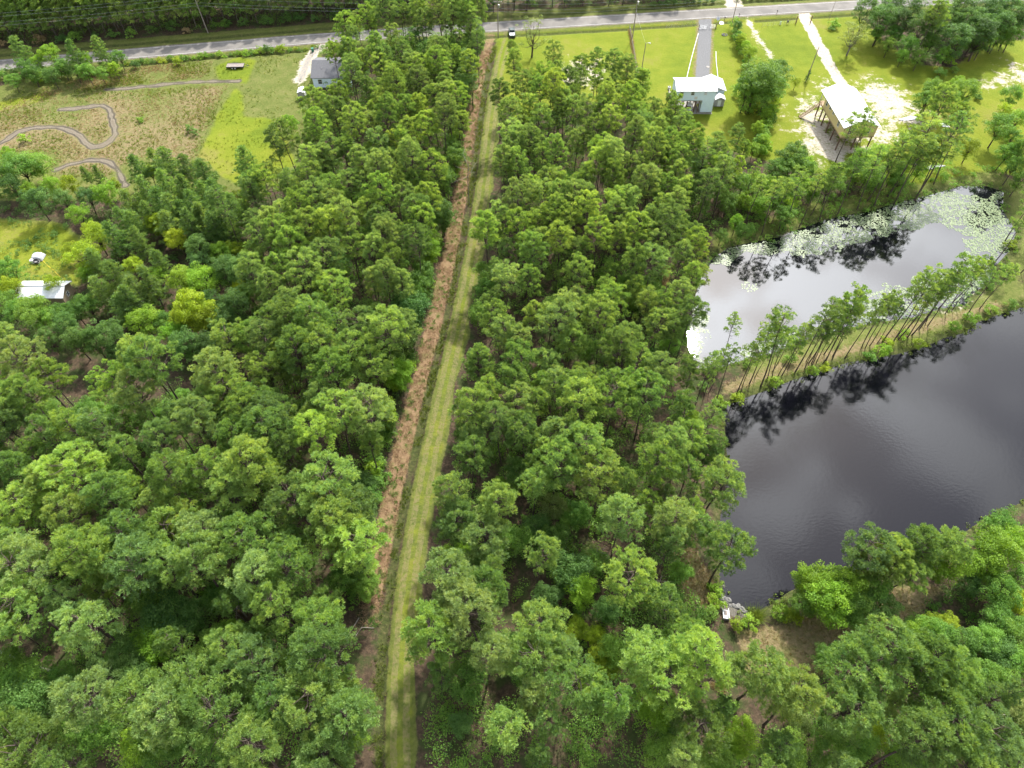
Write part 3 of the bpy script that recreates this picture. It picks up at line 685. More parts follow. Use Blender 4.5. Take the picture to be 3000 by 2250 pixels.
atz(R7, 'pine_tree', [(450, 90), (330, 170), (60, 120), (100, 300), (200, 180), (560, 260), (860, 140), (1080, 130), (1180, 240), (1280, 180), (1440, 60), (1500, 220), (1680, 200), (1680, 330), (1560, 350), (1700, 440),
    (1800, 480), (340, 360), (930, 370), (780, 470), (1080, 450), (1240, 430), (590, 450), (740, 520), (40, 520), (130, 610), (250, 650), (370, 570), (620, 600), (840, 620), (660, 680), (1000, 600),
    (1450, 620), (1700, 560), (1330, 740), (1250, 830), (1450, 840), (1500, 920), (1640, 930), (400, 860), (330, 930), (470, 950), (80, 700), (100, 830), (1420, 980), (1560, 1000), (1800, 1040),
    (1190, 1060), (1130, 1140), (1320, 1090), (700, 1270), (600, 1330), (780, 1390), (1080, 1400), (1640, 1300), (1760, 1290), (1880, 1310), (1700, 1390), (1820, 1420), (1270, 1570), (1180, 1600),
    (1620, 1570), (1720, 1600), (1880, 1560), (430, 1330), (120, 1570), (230, 1620)], 18.5)
atz(R8, 'pine_tree', [(650, 130), (870, 60), (1000, 70), (860, 190), (1130, 230), (1190, 310), (1320, 250), (1480, 260), (650, 280), (840, 300), (900, 430), (780, 420), (1080, 400), (620, 550), (540, 500), (700, 600),
    (1050, 560), (1180, 500), (1280, 640), (1500, 600), (1540, 560), (1680, 440), (760, 790), (680, 760), (550, 850), (470, 870), (700, 930), (1360, 900), (1620, 850), (1560, 900), (1400, 1150), (520, 1150),
    (720, 1210), (820, 1240), (640, 1310), (560, 1380), (430, 1420), (960, 1330), (1050, 1400), (720, 1390), (700, 1500), (500, 1500), (930, 1530), (1480, 1520), (1560, 1560), (1700, 1430), (1760, 1500), (1650, 1290),
    (1760, 1330), (1390, 1590), (1120, 1630), (1590, 1620), (60, 60), (170, 120), (70, 380), (150, 330), (60, 830), (80, 940)], 18.5)
atz(R5, 'pine_tree', [(120, 400), (60, 480), (350, 250, .9), (300, 120, .9), (400, 580, .9), (60, 110), (90, 190), (130, 1050), (220, 1020), (330, 1000), (60, 1120), (260, 1180), (580, 1180), (640, 1200), (740, 1310),
    (660, 1290), (950, 1390), (880, 1440), (1060, 1220), (1180, 1100), (1350, 1150), (1470, 1190), (1320, 1240), (1440, 1450), (1380, 1400), (1520, 1480), (1620, 1500), (1700, 1560), (1300, 1560), (270, 1430),
    (1100, 580, .75), (1190, 560, .75), (960, 590, .7), (1240, 610, .75), (1650, 380, .8), (1780, 280, .8)], 18)
atz(R3, 'pine_tree', [(20, 650, .8), (60, 725, .8), (180, 712, .7), (130, 810), (70, 780), (40, 880), (250, 840), (440, 890, .9), (510, 960, .8), (400, 1000, .8), (560, 870, .7), (180, 960), (60, 980), (300, 1060, .8), (100, 1100), (330, 950, .9),
    (1560, 780, .95), (1620, 860), (1740, 620), (1760, 900), (1850, 700, .8), (40, 1330), (130, 1300), (1740, 50), (1680, 90)], 17.5)
atz(R4, 'pine_tree', [(290, 590, .85), (240, 850, .85), (180, 750, .85), (60, 880), (60, 1200), (130, 1190), (50, 330), (270, 350, .7), (300, 440, .7), (2160, 240, .8), (2190, 350, .8)], 17)
RA, RB = ((900, 600), 3.318), ((1350, 600), 2.765)
atz(RA, 'pine_tree', [(90, 80), (400, 170), (700, 110), (990, 90), (1150, 180), (850, 250), (1080, 330), (430, 370), (680, 330), (150, 420), (590, 500), (860, 520), (760, 700), (930, 740), (100, 620), (200, 740), (330, 870), (480, 1200),
    (800, 1290), (680, 1480), (150, 1330), (90, 1430), (450, 1380), (850, 1130), (140, 1110, .8)], 18)
atz(RB, 'pine_tree', [(330, 70), (210, 240), (490, 180), (620, 50), (790, 30), (980, 60), (850, 160), (720, 120), (1300, 90), (1450, 190), (1600, 140), (1680, 200), (800, 270), (1000, 240), (1140, 220), (1280, 290), (1400, 420), (1560, 420), (1620, 290),
    (620, 450), (960, 490), (530, 650), (580, 860), (900, 860), (1250, 770), (1160, 910), (1600, 950), (1350, 1030), (320, 1040), (320, 910), (750, 960), (90, 1170), (220, 1290), (440, 1150), (680, 1200), (900, 1040), (1180, 1120), (1300, 1220), (1450, 1190),
    (1700, 1340), (1750, 30), (1900, 220, .8), (1920, 350, .8), (1760, 720, .8), (1860, 620, .8), (1800, 850, .8)], 17.5)
for u_, v_, h_ in [(2562, 1712, 12), (2528, 1704, 12.5), (2602, 1692, 13), (2645, 1672, 11), (2485, 1722, 10), (2700, 1650, 11), (2590, 1735, 10)]:      # pines leaning out from the near bank
    grow('pine_tree', *g(u_, v_), h_, 'pine_lime', 1.35, 4.0)
N_LISTED = sum(k == 'pine_tree' for _, k, *_ in TREES)
# ------------------------------------------------------------------ slender pines on the spit between the ponds, by their feet
RSP = ((2000, 500), 2.37)
for (u_, v_), h_ in zip([(80, 1650), (150, 1560), (235, 1590), (545, 1490), (620, 1440), (660, 1430), (690, 1420), (780, 1400), (850, 1370), (890, 1365), (975, 1335), (1040, 1308), (1130, 1295),
        (1350, 1200), (1385, 1190), (1450, 1205), (1490, 1180), (1560, 1160), (1590, 1145), (1640, 1105), (1700, 1080), (1785, 945), (292, 1272), (180, 1545), (500, 1440), (730, 1380), (930, 1330), (1240, 1235), (1300, 1215), (1530, 1130), (1880, 900)],
        [15, 14, 15, 21, 15, 13, 15, 21, 13, 14, 13, 15, 18, 12, 19, 20, 16, 18, 19, 20, 15, 14, 13.5, 11, 11, 12, 12, 12, 13, 14, 14]):
    x, y = g(RSP[0][0] + u_ / RSP[1], RSP[0][1] + v_ / RSP[1])
    grow('slender_pine', x, y, h_, None, 1.0, 2.5)
spit_a, spit_b = np.array([(2105, 1165), (2240, 1105), (2400, 1060), (2540, 1010), (2680, 965), (2800, 905), (2900, 850)], float), None
for i in range(17):
    t_ = tree_r.uniform(0, len(spit_a) - 1.001); k_ = int(t_); p_ = spit_a[k_] + (spit_a[k_ + 1] - spit_a[k_]) * (t_ - k_)
    x, y = g(p_[0] + tree_r.uniform(-14, 14), p_[1] + tree_r.uniform(-16, 16))
    if not on_water(x, y, 0.4): grow('slender_pine', x, y, tree_r.uniform(13, 20), 'pine_lime', 0.85, 2.2)
for u_, v_, h_ in [(2830, 930, 14), (2870, 905, 13), (2920, 760, 15), (2950, 700, 16), (2975, 660, 16), (2990, 800, 14), (2432, 515, 17), (2470, 520, 18), (2600, 575, 22), (2695, 560, 21), (2735, 540, 19), (2960, 495, 17), (2945, 505, 16), (2975, 490, 18),
                   (2180, 662, 14), (2232, 684, 15), (2292, 674, 17), (2342, 662, 16), (2402, 642, 15), (2452, 630, 18), (2512, 612, 17), (2562, 602, 19), (2622, 592, 18), (2682, 582, 18), (2260, 655, 13), (2375, 630, 14), (2540, 590, 16), (2040, 560, 15), (2092, 590, 14), (2170, 610, 13), (2035, 1330, 15), (2050, 1390, 15), (2030, 1420, 14), (2062, 1480, 15)]:
    grow('slender_pine', *g(u_, v_), h_, None, 1.35 if v_ < 600 else 1.1, 2.0)
# ------------------------------------------------------------------ young feathery pines
atz(R1, 'young_pine', [(900, 1100), (1010, 1060), (1100, 1090), (1230, 1110), (1330, 1140), (950, 1260), (1080, 1220), (1200, 1230), (1330, 1260), (1050, 1330), (1150, 1380), (1280, 1350), (1400, 1290), (860, 1330),
    (820, 1430), (1600, 1080, 1.25), (560, 1130, .6), (630, 1130, .6), (1230, 1470), (1400, 1430), (1500, 1350), (1600, 1400), (130, 330, 1.1), (480, 360), (650, 310), (1300, 1430), (1470, 1480), (980, 1400), (1100, 1480)], 10.5, None, 1.15)
atz(R6, 'young_pine', [(870, 130), (760, 210), (900, 240), (1030, 370), (760, 470), (680, 540), (900, 560), (800, 680), (640, 380), (1200, 60), (1320, 100), (1400, 170), (980, 520), (850, 620)], 10, None, 1.15)
atz(R3, 'young_pine', [(640, 1150), (330, 1200), (240, 1140), (160, 1180)], 7)
# ------------------------------------------------------------------ broadleaf trees
def bl(reg, tone, pts, h=8.5, kind='broadleaf_tree', wide=1.0):
    atz(reg, kind, pts, h, tone, wide)
bl(R1, 'leaf_bright', [(310, 340, .9), (560, 390, .75), (740, 440, .6), (60, 1000, .8), (330, 1200, .8), (680, 1250, .9), (520, 1390, .7), (970, 1120, .6), (180, 1230, .8), (250, 400, .7), (1870, 800, .8)])
bl(R1, 'leaf_mid', [(120, 1080, 1.25), (400, 430, .8), (770, 370, .8), (200, 470, .7), (80, 520, .6), (560, 460, .7), (650, 470, .6), (20, 1120), (230, 1060, .9)], 8.5, 'broadleaf_tree', 1.15)
bl(R1, 'leaf_dark', [(160, 430, .8), (330, 480, .7), (480, 450, .7), (60, 1200), (240, 1300), (400, 1290, .8), (560, 1280, .8)])
bl(R1, 'leaf_yellow', [(450, 1190, .7), (600, 1480, .8), (1040, 1450, .7), (1560, 1270, .6), (740, 1200, .6)])
bl(R2, 'leaf_dark', [(1010, 540), (1090, 400, 1.1), (1060, 300), (780, 330), (690, 250), (1110, 480, .9), (1070, 200, 1.1)], 12, 'tall_broadleaf_tree')
bl(R2, 'leaf_mid', [(950, 330), (940, 960, .9), (1000, 1030, .9), (880, 1150, .8), (1040, 1000, .6)], 11)
bl(R2, 'leaf_yellow', [(2060, 530, .9), (2110, 560, .7), (1900, 430, .5)], 9)
bl(R6, 'leaf_yellow', [(620, 200), (460, 290, .6), (540, 330, .9), (1030, 120, .9), (1150, 220, .9), (1530, 300, .8), (1550, 540, .7), (850, 390, .7), (340, 520, .75), (60, 540, .8), (10, 560, .7), (1260, 660, 1.45), (1210, 720, 1.1), (1330, 730, 1.1)], 9)
bl(R6, 'leaf_bright', [(1430, 310), (940, 750), (1010, 460, .8), (1180, 480), (1300, 480), (1130, 830, .9), (560, 440, .7)], 8.5)
bl(R6, 'leaf_mid', [(210, 690, 1.05), (120, 690, 1.0), (300, 730, .9), (560, 650, .9), (70, 440, 1.0), (400, 700, .75), (500, 700, .8), (20, 640), (1080, 760, .8)], 8.5)
bl(R6, 'leaf_dark', [(400, 760), (300, 850, .9), (600, 880, .9), (480, 860), (700, 840), (1400, 800), (1330, 900), (1540, 400), (1450, 400), (1280, 260), (1350, 620), (1520, 620), (1200, 880), (1440, 720), (1290, 380, .9), (740, 950, .7)], 10, 'tall_broadleaf_tree')
bl(R6, 'leaf_mid', [(560, 1330), (800, 1280), (680, 1380), (1050, 1330), (450, 1420), (300, 1350), (950, 1400), (1180, 1250, .8), (620, 1250, .8)], 7)
bl(R7, 'leaf_mid', [(590, 130), (780, 800), (1110, 780), (1250, 750), (1750, 690), (1100, 1020), (950, 1260), (1380, 1400), (1300, 1350), (330, 1200), (200, 1200), (60, 1250), (380, 1440), (500, 1450), (1500, 1100), (1620, 1200), (1450, 1300),
    (60, 1130), (1600, 1060), (1330, 1000), (820, 1540), (900, 1500), (1100, 1520), (1860, 680, .8), (1900, 740, .7)], 8)
bl(R7, 'leaf_bright', [(800, 1010, 1.15), (1950, 1450, .8), (1900, 1500, .7), (720, 1560), (1160, 960, .6)], 8.5)
bl(R7, 'leaf_dark', [(860, 860), (950, 900), (1880, 320), (1930, 250, .9), (700, 1150, .9), (120, 1330), (1800, 620), (640, 1060, .8)], 9.5)
bl(R8, 'leaf_bright', [(260, 330), (290, 160), (620, 1010, .7), (1180, 1220), (770, 700, .6), (540, 1060, .7)], 8.5)
bl(R8, 'leaf_yellow', [(1150, 1400, .7), (1240, 1430, .7), (1260, 1540, .8), (1300, 1580, .7)], 7)
bl(R8, 'leaf_mid', [(300, 390, .9), (160, 750), (590, 440, .8), (1090, 860, .8), (1150, 840, .8), (720, 1060), (1080, 1110), (1230, 1080, .8), (820, 1470), (850, 1560), (920, 1600), (600, 1620), (1540, 1260), (1590, 1240), (1650, 1130, .8), (830, 960, 1.1), (1330, 1500, .9)], 7.5)
bl(R8, 'leaf_dark', [(110, 700), (680, 1090), (1120, 1130), (960, 900, .8), (1290, 1310, .8), (860, 640, .9), (1000, 1250, .8)], 8)
bl(R8, 'leaf_pale', [(1010, 800, 1.0), (1210, 1060, .7)], 8)
bl(RA, 'leaf_bright', [(1240, 330, .8), (1310, 420, .8), (900, 1620, .8), (1270, 480, .7)], 9)
bl(RA, 'leaf_mid', [(1150, 650), (1170, 760, .9), (870, 1050, .8), (620, 1080, .9), (1060, 860, .8), (300, 620, .8), (1350, 120, .9), (1000, 1560, .8)], 9)
bl(RA, 'leaf_dark', [(1110, 1020, 1.1), (1080, 1180, 1.1), (1050, 1320), (1120, 1120), (1380, 60), (300, 560, .8)], 10)
bl(RB, 'leaf_mid', [(290, 560), (200, 700), (160, 870), (1480, 720), (1420, 780, .9), (1540, 640, .9), (130, 530, .8), (1000, 1180, .8), (1360, 620, .8), (1720, 1120, .8), (1780, 980, .8)], 8)
bl(R5, 'leaf_bright', [(660, 680), (880, 830, 1.15), (1480, 640), (1320, 1010, .9), (1690, 600, 1.2), (1760, 560), (1640, 680, .9), (450, 1500), (20, 1350), (800, 740), (400, 1560, .8), (1400, 690, .7)], 8.5)
bl(R5, 'leaf_yellow', [(1380, 940, .6), (1460, 960, .7), (1800, 880, .8), (1090, 1500, .7), (720, 1400, .6)], 7)
bl(R5, 'leaf_mid', [(960, 830), (1000, 930, .8), (1430, 500, .8), (1700, 480), (1700, 780), (1400, 1010), (1280, 980, .8), (1500, 1050), (1640, 1030), (1720, 930), (1780, 1000), (1800, 1150), (1640, 1200), (1700, 1240), (60, 1560), (330, 1620),
    (1000, 1540), (680, 1560), (850, 1560), (1250, 1640), (860, 1110, .8), (1560, 1250), (1810, 740)], 7.5)
bl(R5, 'leaf_dark', [(1120, 860), (930, 1090, .8), (1700, 1100), (1560, 780, .8), (120, 1450)], 7)
bl(R5, 'leaf_pale', [(1770, 1340), (740, 1450, .7), (1800, 1410)], 7)
bl(R3, 'leaf_mid', [(640, 470, 1.35), (700, 520, 1.2), (580, 520, 1.1), (730, 450, 1.1)], 9.5, 'broadleaf_tree', 1.15)
bl(R3, 'leaf_mid', [(850, 930), (760, 1000), (830, 980, .9), (940, 1010), (1080, 1080), (1000, 1080), (840, 1130), (1180, 1000, .9), (1400, 950), (1300, 1000), (1450, 1000, .9), (1650, 1050, .8), (1680, 540), (1880, 520), (1640, 590), (1760, 570),
    (2080, 740), (2150, 800, .8), (2150, 560), (1850, 1050), (1940, 1100, .8)], 9)
bl(R3, 'leaf_bright', [(570, 270, .6), (700, 680, .7), (640, 750, .7), (680, 820, .6), (620, 880, .6), (730, 650, .6), (1250, 930), (1360, 900, .9), (940, 960, .7), (2180, 700), (1820, 490, .8), (660, 880, .5)], 8)
bl(R3, 'leaf_yellow', [(600, 310, .7), (550, 230, .6), (870, 480, .45), (1980, 960, 1.15), (1900, 870, .9), (2040, 1000, .9), (2100, 650, .8), (1960, 1040, .9)], 8.5)
bl(R3, 'leaf_dark', [(525, 150, .5), (780, 385, .8)], 8)
bl(R3, 'leaf_dark', [(1300, 40), (1400, 80), (1480, 110), (1550, 60), (1620, 130), (1700, 180), (1800, 100), (1900, 100), (2000, 60), (2100, 120), (2180, 80), (1820, 200, .9), (1980, 180, .9), (2080, 40), (1440, 20), (1860, 30), (1960, 140)], 13, 'tall_broadleaf_tree', 1.15)
bl(R3, 'leaf_mid', [(1450, 200), (1540, 260), (1660, 240), (1600, 330, .8), (1740, 310, .8), (1820, 260, .9), (1900, 240), (1980, 240), (2060, 220, .8), (2150, 200), (1350, 200, .7), (1420, 260, .7), (1700, 350, .6), (2100, 230, .7), (1500, 320, .6)], 8.5)
bl(R3, 'leaf_bright', [(480, 1050, .8), (620, 1060, .8), (700, 1100, .9), (560, 1180, .7), (660, 1200, .8), (1120, 1020, .8), (1500, 960, .8), (1230, 1050, .7), (1600, 990, .8), (900, 1080, .8)], 8)
bl(R3, 'leaf_mid', [(560, 1080), (470, 1180, .8), (420, 1120, .9), (740, 1180, .8), (960, 1150, .7), (1340, 1060, .8), (1480, 1060, .7), (2110, 900, .9), (2160, 980), (2190, 880), (2200, 1050, .8)], 8.5)
for u_, v_, h_, t_ in [(2375, 1772, 8.5, 'leaf_bright'), (2430, 1762, 9.5, 'leaf_bright'), (2335, 1792, 6, 'leaf_mid'), (2460, 1800, 7.5, 'leaf_mid'), (2520, 1770, 8, 'leaf_mid'), (2400, 1800, 6.5, 'leaf_bright')]:
    grow('broadleaf_tree', *g(u_, v_), h_, t_, 1.1)
bl(R4, 'leaf_mid', [(560, 340, .75), (800, 260, .9), (850, 330, .7), (430, 380, .5), (1830, 190, .5)], 8)
bl(R4, 'leaf_bright', [(520, 300, .8), (820, 190, .9), (960, 120, .8)], 8)
# ------------------------------------------------------------------ fill the woods between the listed crowns
wood_left = np.concatenate([GZ(R1, [(2130, 560), (2100, 250)], 0), G([(1020, 190), (1010, 120), (1180, 112), (1420, 100), (1408, 250), (1385, 360), (1360, 520), (1330, 640), (1270, 780), (1255, 900), (1215, 1020), (1185, 1150), (1160, 1260),
    (1110, 1400), (1080, 1560), (1050, 1720), (1040, 1850), (1060, 2050), (1090, 2300), (-400, 2300), (-400, 1180), (600, 1180), (620, 1000), (640, 850), (700, 720), (800, 620), (880, 500), (900, 420)], 0)])
wood_right = G([(1480, 420), (1560, 330), (1700, 330), (1880, 340), (1960, 440), (2080, 500), (2160, 560), (2120, 640), (2060, 700), (2010, 820), (1990, 960), (1990, 1130), (2030, 1220), (2040, 1330), (2030, 1500), (2000, 1700), (2060, 1850), (2060, 1990), (2300, 2040), (2700, 2010), (2900, 1900), (3300, 1800), (3300, 2300), (1280, 2300), (1290, 2050), (1300, 1850), (1330, 1500), (1360, 1250), (1395, 1000), (1440, 720)], 0)
def fill(poly, kind, n, rmin, hr, tones, wide=1.0, tries=4000, cap=None):
    lo, hi = poly.min(0), poly.max(0); made = 0
    for _ in range(tries):
        if made >= n: break
        x, y = tree_r.uniform(lo[0], hi[0]), tree_r.uniform(lo[1], hi[1])
        if sd_poly(np.array([x]), np.array([y]), poly)[0] < 0 or on_water(x, y, 1.0): continue
        if any((a_ - x) ** 2 + (b_ - y) ** 2 < (rmin + 0.45 * r_) ** 2 for a_, b_, r_ in PLACED): continue
        d_ = x - ditch_x(y)
        if (-1.8 < d_ < 5.4 and y < 214) or (x < -45 and y > 160): continue
        grow(kind, x, y, tree_r.uniform(*hr), tree_r.choice(tones), wide); made += 1
    return made
n_pine = sum(k == 'pine_tree' for _, k, *_ in TREES)
print('pines listed', n_pine, 'slender', sum(k == 'slender_pine' for _, k, *_ in TREES))
f0 = fill(wood_left, 'narrow_pine', 165, 1.75, (12, 18), ['pine'], tries=9000); f1 = fill(wood_right, 'narrow_pine', 130, 1.75, (12, 18), ['pine'], tries=9000)
fa = fill(wood_left, 'pine_tree', 0, 4.2, (15.5, 19.5), ['pine'])
fb = fill(wood_right, 'pine_tree', 0, 4.2, (15.5, 19.5), ['pine'])
fc = fill(wood_left, 'broadleaf_tree', 18, 2.4, (4.5, 7.5), ['leaf_mid', 'leaf_mid', 'leaf_dark', 'leaf_bright'])
fd = fill(wood_right, 'broadleaf_tree', 12, 2.4, (4.5, 7.5), ['leaf_mid', 'leaf_mid', 'leaf_dark', 'leaf_bright'])
print('fill', f0, f1, fa, fb, fc, fd, {k: sum(q == k for _, q, *_ in TREES) for k in KIND})
# ------------------------------------------------------------------ plantation and thicket beyond the road
rp = np.array(road_pts)
def road_y(x): return float(np.interp(x, rp[:, 0], rp[:, 1]))
for row in range(5):
    for x in np.arange(-205, -28, 3.3):
        xx = x + tree_r.uniform(-0.8, 0.8); grow('plantation_pine', xx, road_y(xx) + 13.5 + row * 3.4 + tree_r.uniform(-0.9, 0.9), tree_r.uniform(15, 18), None, 1.0, 1.2)
for row in range(2):
    for x in np.arange(-30, 62, 6.0):
        xx = x + tree_r.uniform(-1.5, 1.5); grow('tall_broadleaf_tree', xx, road_y(xx) + 10.0 + row * 6 + tree_r.uniform(-1, 1), tree_r.uniform(8, 13), tree_r.choice(['leaf_dark', 'leaf_mid', 'leaf_dark']), 1.1)
for x in np.arange(-160, -30, 5.5):
    xx = x + tree_r.uniform(-1.5, 1.5); grow('shrub', xx, road_y(xx) + 11.0 + tree_r.uniform(-1.2, 1.5), tree_r.uniform(1.6, 3.2), tree_r.choice(['leaf_dark', 'leaf_mid', 'leaf_dark', 'dry']), 1.3)
# ------------------------------------------------------------------ shrubs that stand apart
for u_, v_, h_, t_ in [(522, 190, 1.9, 'leaf_yellow'), (400, 200, 2.2, 'leaf_dark'), (415, 355, 1.6, 'leaf_bright'), (560, 385, 1.8, 'leaf_mid'), (575, 395, 1.6, 'leaf_dark'), (75, 415, 2.0, 'leaf_bright'), (2440, 80, 2.8, 'leaf_bright'), (2436, 90, 1.6, 'leaf_mid'),
                       (2345, 470, 2.6, 'leaf_dark'), (2350, 440, 1.8, 'leaf_mid'), (2825, 300, 1.8, 'leaf_dark'), (2860, 290, 2.2, 'leaf_mid'), (2750, 225, 2.6, 'leaf_mid'), (2770, 190, 3.0, 'leaf_bright'), (2790, 215, 2.0, 'leaf_mid'),
                       (2090, 1770, 2.2, 'leaf_bright'), (2098, 1730, 2.0, 'leaf_bright'), (2078, 1800, 1.8, 'leaf_mid'), (2155, 1835, 1.9, 'leaf_yellow'), (2190, 1830, 2.0, 'leaf_bright'), (2280, 1800, 2.2, 'leaf_bright'), (2320, 1810, 2.2, 'leaf_yellow'),
                       (2250, 1015, 1.5, 'leaf_mid'), (2190, 1070, 1.8, 'leaf_mid'), (2310, 1060, 1.8, 'leaf_bright'), (2380, 1090, 1.8, 'leaf_bright'), (2480, 960, 2.0, 'leaf_mid'), (2600, 1010, 2.4, 'leaf_yellow'), (2580, 1035, 2.4, 'leaf_bright'), (2640, 985, 2.2, 'leaf_bright'),
                       (2690, 1015, 2.2, 'leaf_yellow'), (2790, 965, 2.2, 'leaf_bright'), (2840, 940, 2.6, 'leaf_bright'), (2770, 880, 1.6, 'leaf_mid'), (2960, 900, 2.2, 'leaf_mid'), (2900, 915, 2.0, 'leaf_bright'), (2550, 1045, 2.0, 'leaf_mid'), (2420, 1080, 1.7, 'leaf_yellow'),
                       (2270, 1125, 2.0, 'leaf_bright'), (2160, 1170, 1.8, 'leaf_yellow'), (2110, 1180, 2.0, 'leaf_bright'), (2060, 1140, 1.8, 'leaf_mid'), (2080, 1090, 2.0, 'leaf_bright'), (2920, 740, 2.4, 'leaf_bright'), (2960, 720, 2.4, 'leaf_yellow'), (2940, 800, 2.4, 'leaf_bright'),
                       (2820, 855, 2.0, 'leaf_mid'), (2890, 840, 2.2, 'leaf_mid')]:
    x, y = g(u_, v_)
    if not on_water(x, y, -0.6): grow('shrub', x, y, h_, t_, 1.25)
for i, (u_, v_) in enumerate([(2150, 92), (2152, 112), (2158, 132), (2168, 150), (2178, 168), (2190, 186), (2175, 300), (2195, 318), (2215, 330), (2238, 326), (2258, 312), (2185, 335), (2160, 282), (2270, 296), (2240, 352), (2250, 372), (2238, 392), (2228, 412), (2222, 432), (2232, 450), (2210, 300), (2235, 300)]):
    grow('shrub', *g(u_, v_), tree_r.uniform(2.6, 4.2), tree_r.choice(['leaf_mid', 'leaf_bright', 'leaf_mid', 'leaf_yellow']), 1.0)
for u_, v_ in [(70, 232), (105, 238), (140, 236), (175, 232), (210, 228), (245, 224), (280, 220), (315, 214), (340, 205), (40, 226), (125, 226), (190, 222), (260, 214), (15, 232)]:
    grow('shrub', *g(u_, v_), tree_r.uniform(2.4, 4.0), tree_r.choice(['leaf_dark', 'leaf_mid', 'leaf_mid', 'leaf_bright']), 1.1)
for x in np.arange(-113, -55, 1.7):                 # rank hedge along the field side of the road
    big = 1.35 if -76 < x < -68 else 1.0
    grow('shrub', x + tree_r.uniform(-0.4, 0.4), road_y(x) - 6.0 + tree_r.uniform(-0.6, 0.6), tree_r.uniform(1.1, 1.9) * big * (0.7 if x > -66 else 1), tree_r.choice(['leaf_mid', 'leaf_bright', 'leaf_mid', 'leaf_yellow']), 1.3)
for x in np.arange(46, 66, 2.2): grow('shrub', x, road_y(x) + 7.4, tree_r.uniform(1.0, 1.6), 'leaf_dark', 1.4)
for x in np.arange(74, 120, 2.4): grow('shrub', x, road_y(x) + 7.4, tree_r.uniform(1.0, 1.6), tree_r.choice(['leaf_dark', 'leaf_mid']), 1.4)
for i in range(46):                                 # brush along the ditch-side edge of the wood
    y = tree_r.uniform(40, 205); x = float(ditch_x(y)) - tree_r.uniform(4.6, 6.4)
    grow('shrub', x, y, tree_r.uniform(1.4, 3.2), tree_r.choice(['leaf_mid', 'leaf_bright', 'leaf_mid', 'leaf_dark']), 1.2)
# ------------------------------------------------------------------ one bare-limbed tree by the road, one gnarled tree on the lawn
def open_tree(name, u_, v_, seed, h, Rc, n, tone, bark, nleaf, size, label):
    x, y = g(u_, v_); r = np.random.default_rng(seed); w = Wood()
    o = empty(name, (x, y, ground_z(x, y)))
    w.tube([(0, 0, -0.3), (0.1, 0, h * 0.16), (0.15, 0.05, h * 0.30)], [0.30, 0.25, 0.22], 8)
    C = []
    for i in range(n):
        az = i * 2.4 + r.normal(0, 0.3); f = r.uniform(0.45, 1.0); rr = Rc * r.uniform(0.35, 1.0) * math.sin(0.6 + 1.9 * f)
        q = np.array([math.cos(az) * rr, math.sin(az) * rr, h * f]); C.append(q)
        p = np.array([0.15, 0.05, h * r.uniform(0.24, 0.42)])
        w.tube(bend(p, q, -0.05 * h, 5, r), [0.13, 0.10, 0.07, 0.045, 0.015], 5)
        for _ in range(3):
            e = q + r.normal(0, 0.9, 3); C.append(e); w.tube([p + (q - p) * 0.7, e], [0.035, 0.008], 3)
    link('trunk', w.mesh('open_tree_trunk'), M[bark], o)
    V, F, T = leaf_cloud(r, np.array(C), np.full(len(C), 0.65), nleaf, size)
    link('crown', np_mesh('open_tree_crown', V, F, {'tint': T}), M[tone], o)
    tag(o, label, 'tree'); return o
open_tree('open_crowned_tree', 1558, 168, 7, 10.5, 4.2, 15, 'leaf_pale', 'bark', 42, 0.22, 'wispy pale tree with dark spreading limbs beside the parked pickup')
open_tree('gnarled_tree', 2480, 162, 8, 9.0, 4.0, 14, 'leaf_pale', 'bark_pale', 60, 0.26, 'gnarled tree with half-bare limbs on the lawn right of the sandy drive')
# ------------------------------------------------------------------ undergrowth, grass and reeds
def mass(name, P, size, nclump, nleaf, leaf, mat, label, cat, hz=0.6):
    r = np.random.default_rng(len(P)); C, Rd = [], []
    for (x, y), s in zip(P, size):
        z = ground_z(x, y)
        for _ in range(nclump):
            C.append((x + r.normal(0, 0.45 * s), y + r.normal(0, 0.45 * s), z + s * hz * r.uniform(0.2, 1.0))); Rd.append(s * r.uniform(0.3, 0.6))
    V, F, T = leaf_cloud(r, np.array(C), np.array(Rd), nleaf, leaf)
    return tag(link(name, np_mesh(name, V, F, {'tint': T}), mat), label, cat, kind='stuff')
def scatter(poly, n, seed, clear=None):
    r = np.random.default_rng(seed); lo, hi = poly.min(0), poly.max(0)
    P = r.random((n * 4, 2)) * (hi - lo) + lo
    P = P[(sd_poly(P[:, 0], P[:, 1], poly) > -0.5) & (sd_poly(P[:, 0], P[:, 1], pond_upper) < -0.4) & (sd_poly(P[:, 0], P[:, 1], pond_lower) < -0.4)]
    d = P[:, 0] - ditch_x(P[:, 1]); P = P[~((d > -5.0) & (d < 6.0))]
    for q in bank_polys: P = P[(sd_poly(P[:, 0], P[:, 1], q) < 0.3)]
    P = P[d_line(P[:, 0], P[:, 1], drive_wood) > 3.5]
    if len(P): P = P[vnoise(P[:, 0], P[:, 1], 7, seed) > 0.28]
    return P[:n]
west_mix = G([(-400, 560), (-100, 600), (0, 540), (150, 560), (300, 620), (420, 560), (760, 620), (700, 720), (640, 850), (620, 1000), (600, 1050), (-400, 1060)])
ne_wood = G([(2520, 20), (2620, 120), (2720, 175), (2800, 180), (2880, 125), (3200, 90), (3200, -120), (2520, -100)])
far_wood = np.array([(-205, road_y(-205) + 12), (-120, road_y(-120) + 12), (-30, road_y(-30) + 10), (62, road_y(62) + 9), (62, road_y(62) + 32), (-205, road_y(-205) + 32)])
shore_n = G([(2130, 640), (2200, 700), (2330, 690), (2450, 640), (2700, 560), (2900, 540), (2960, 500), (2700, 480), (2480, 510), (2300, 520), (2180, 560)])
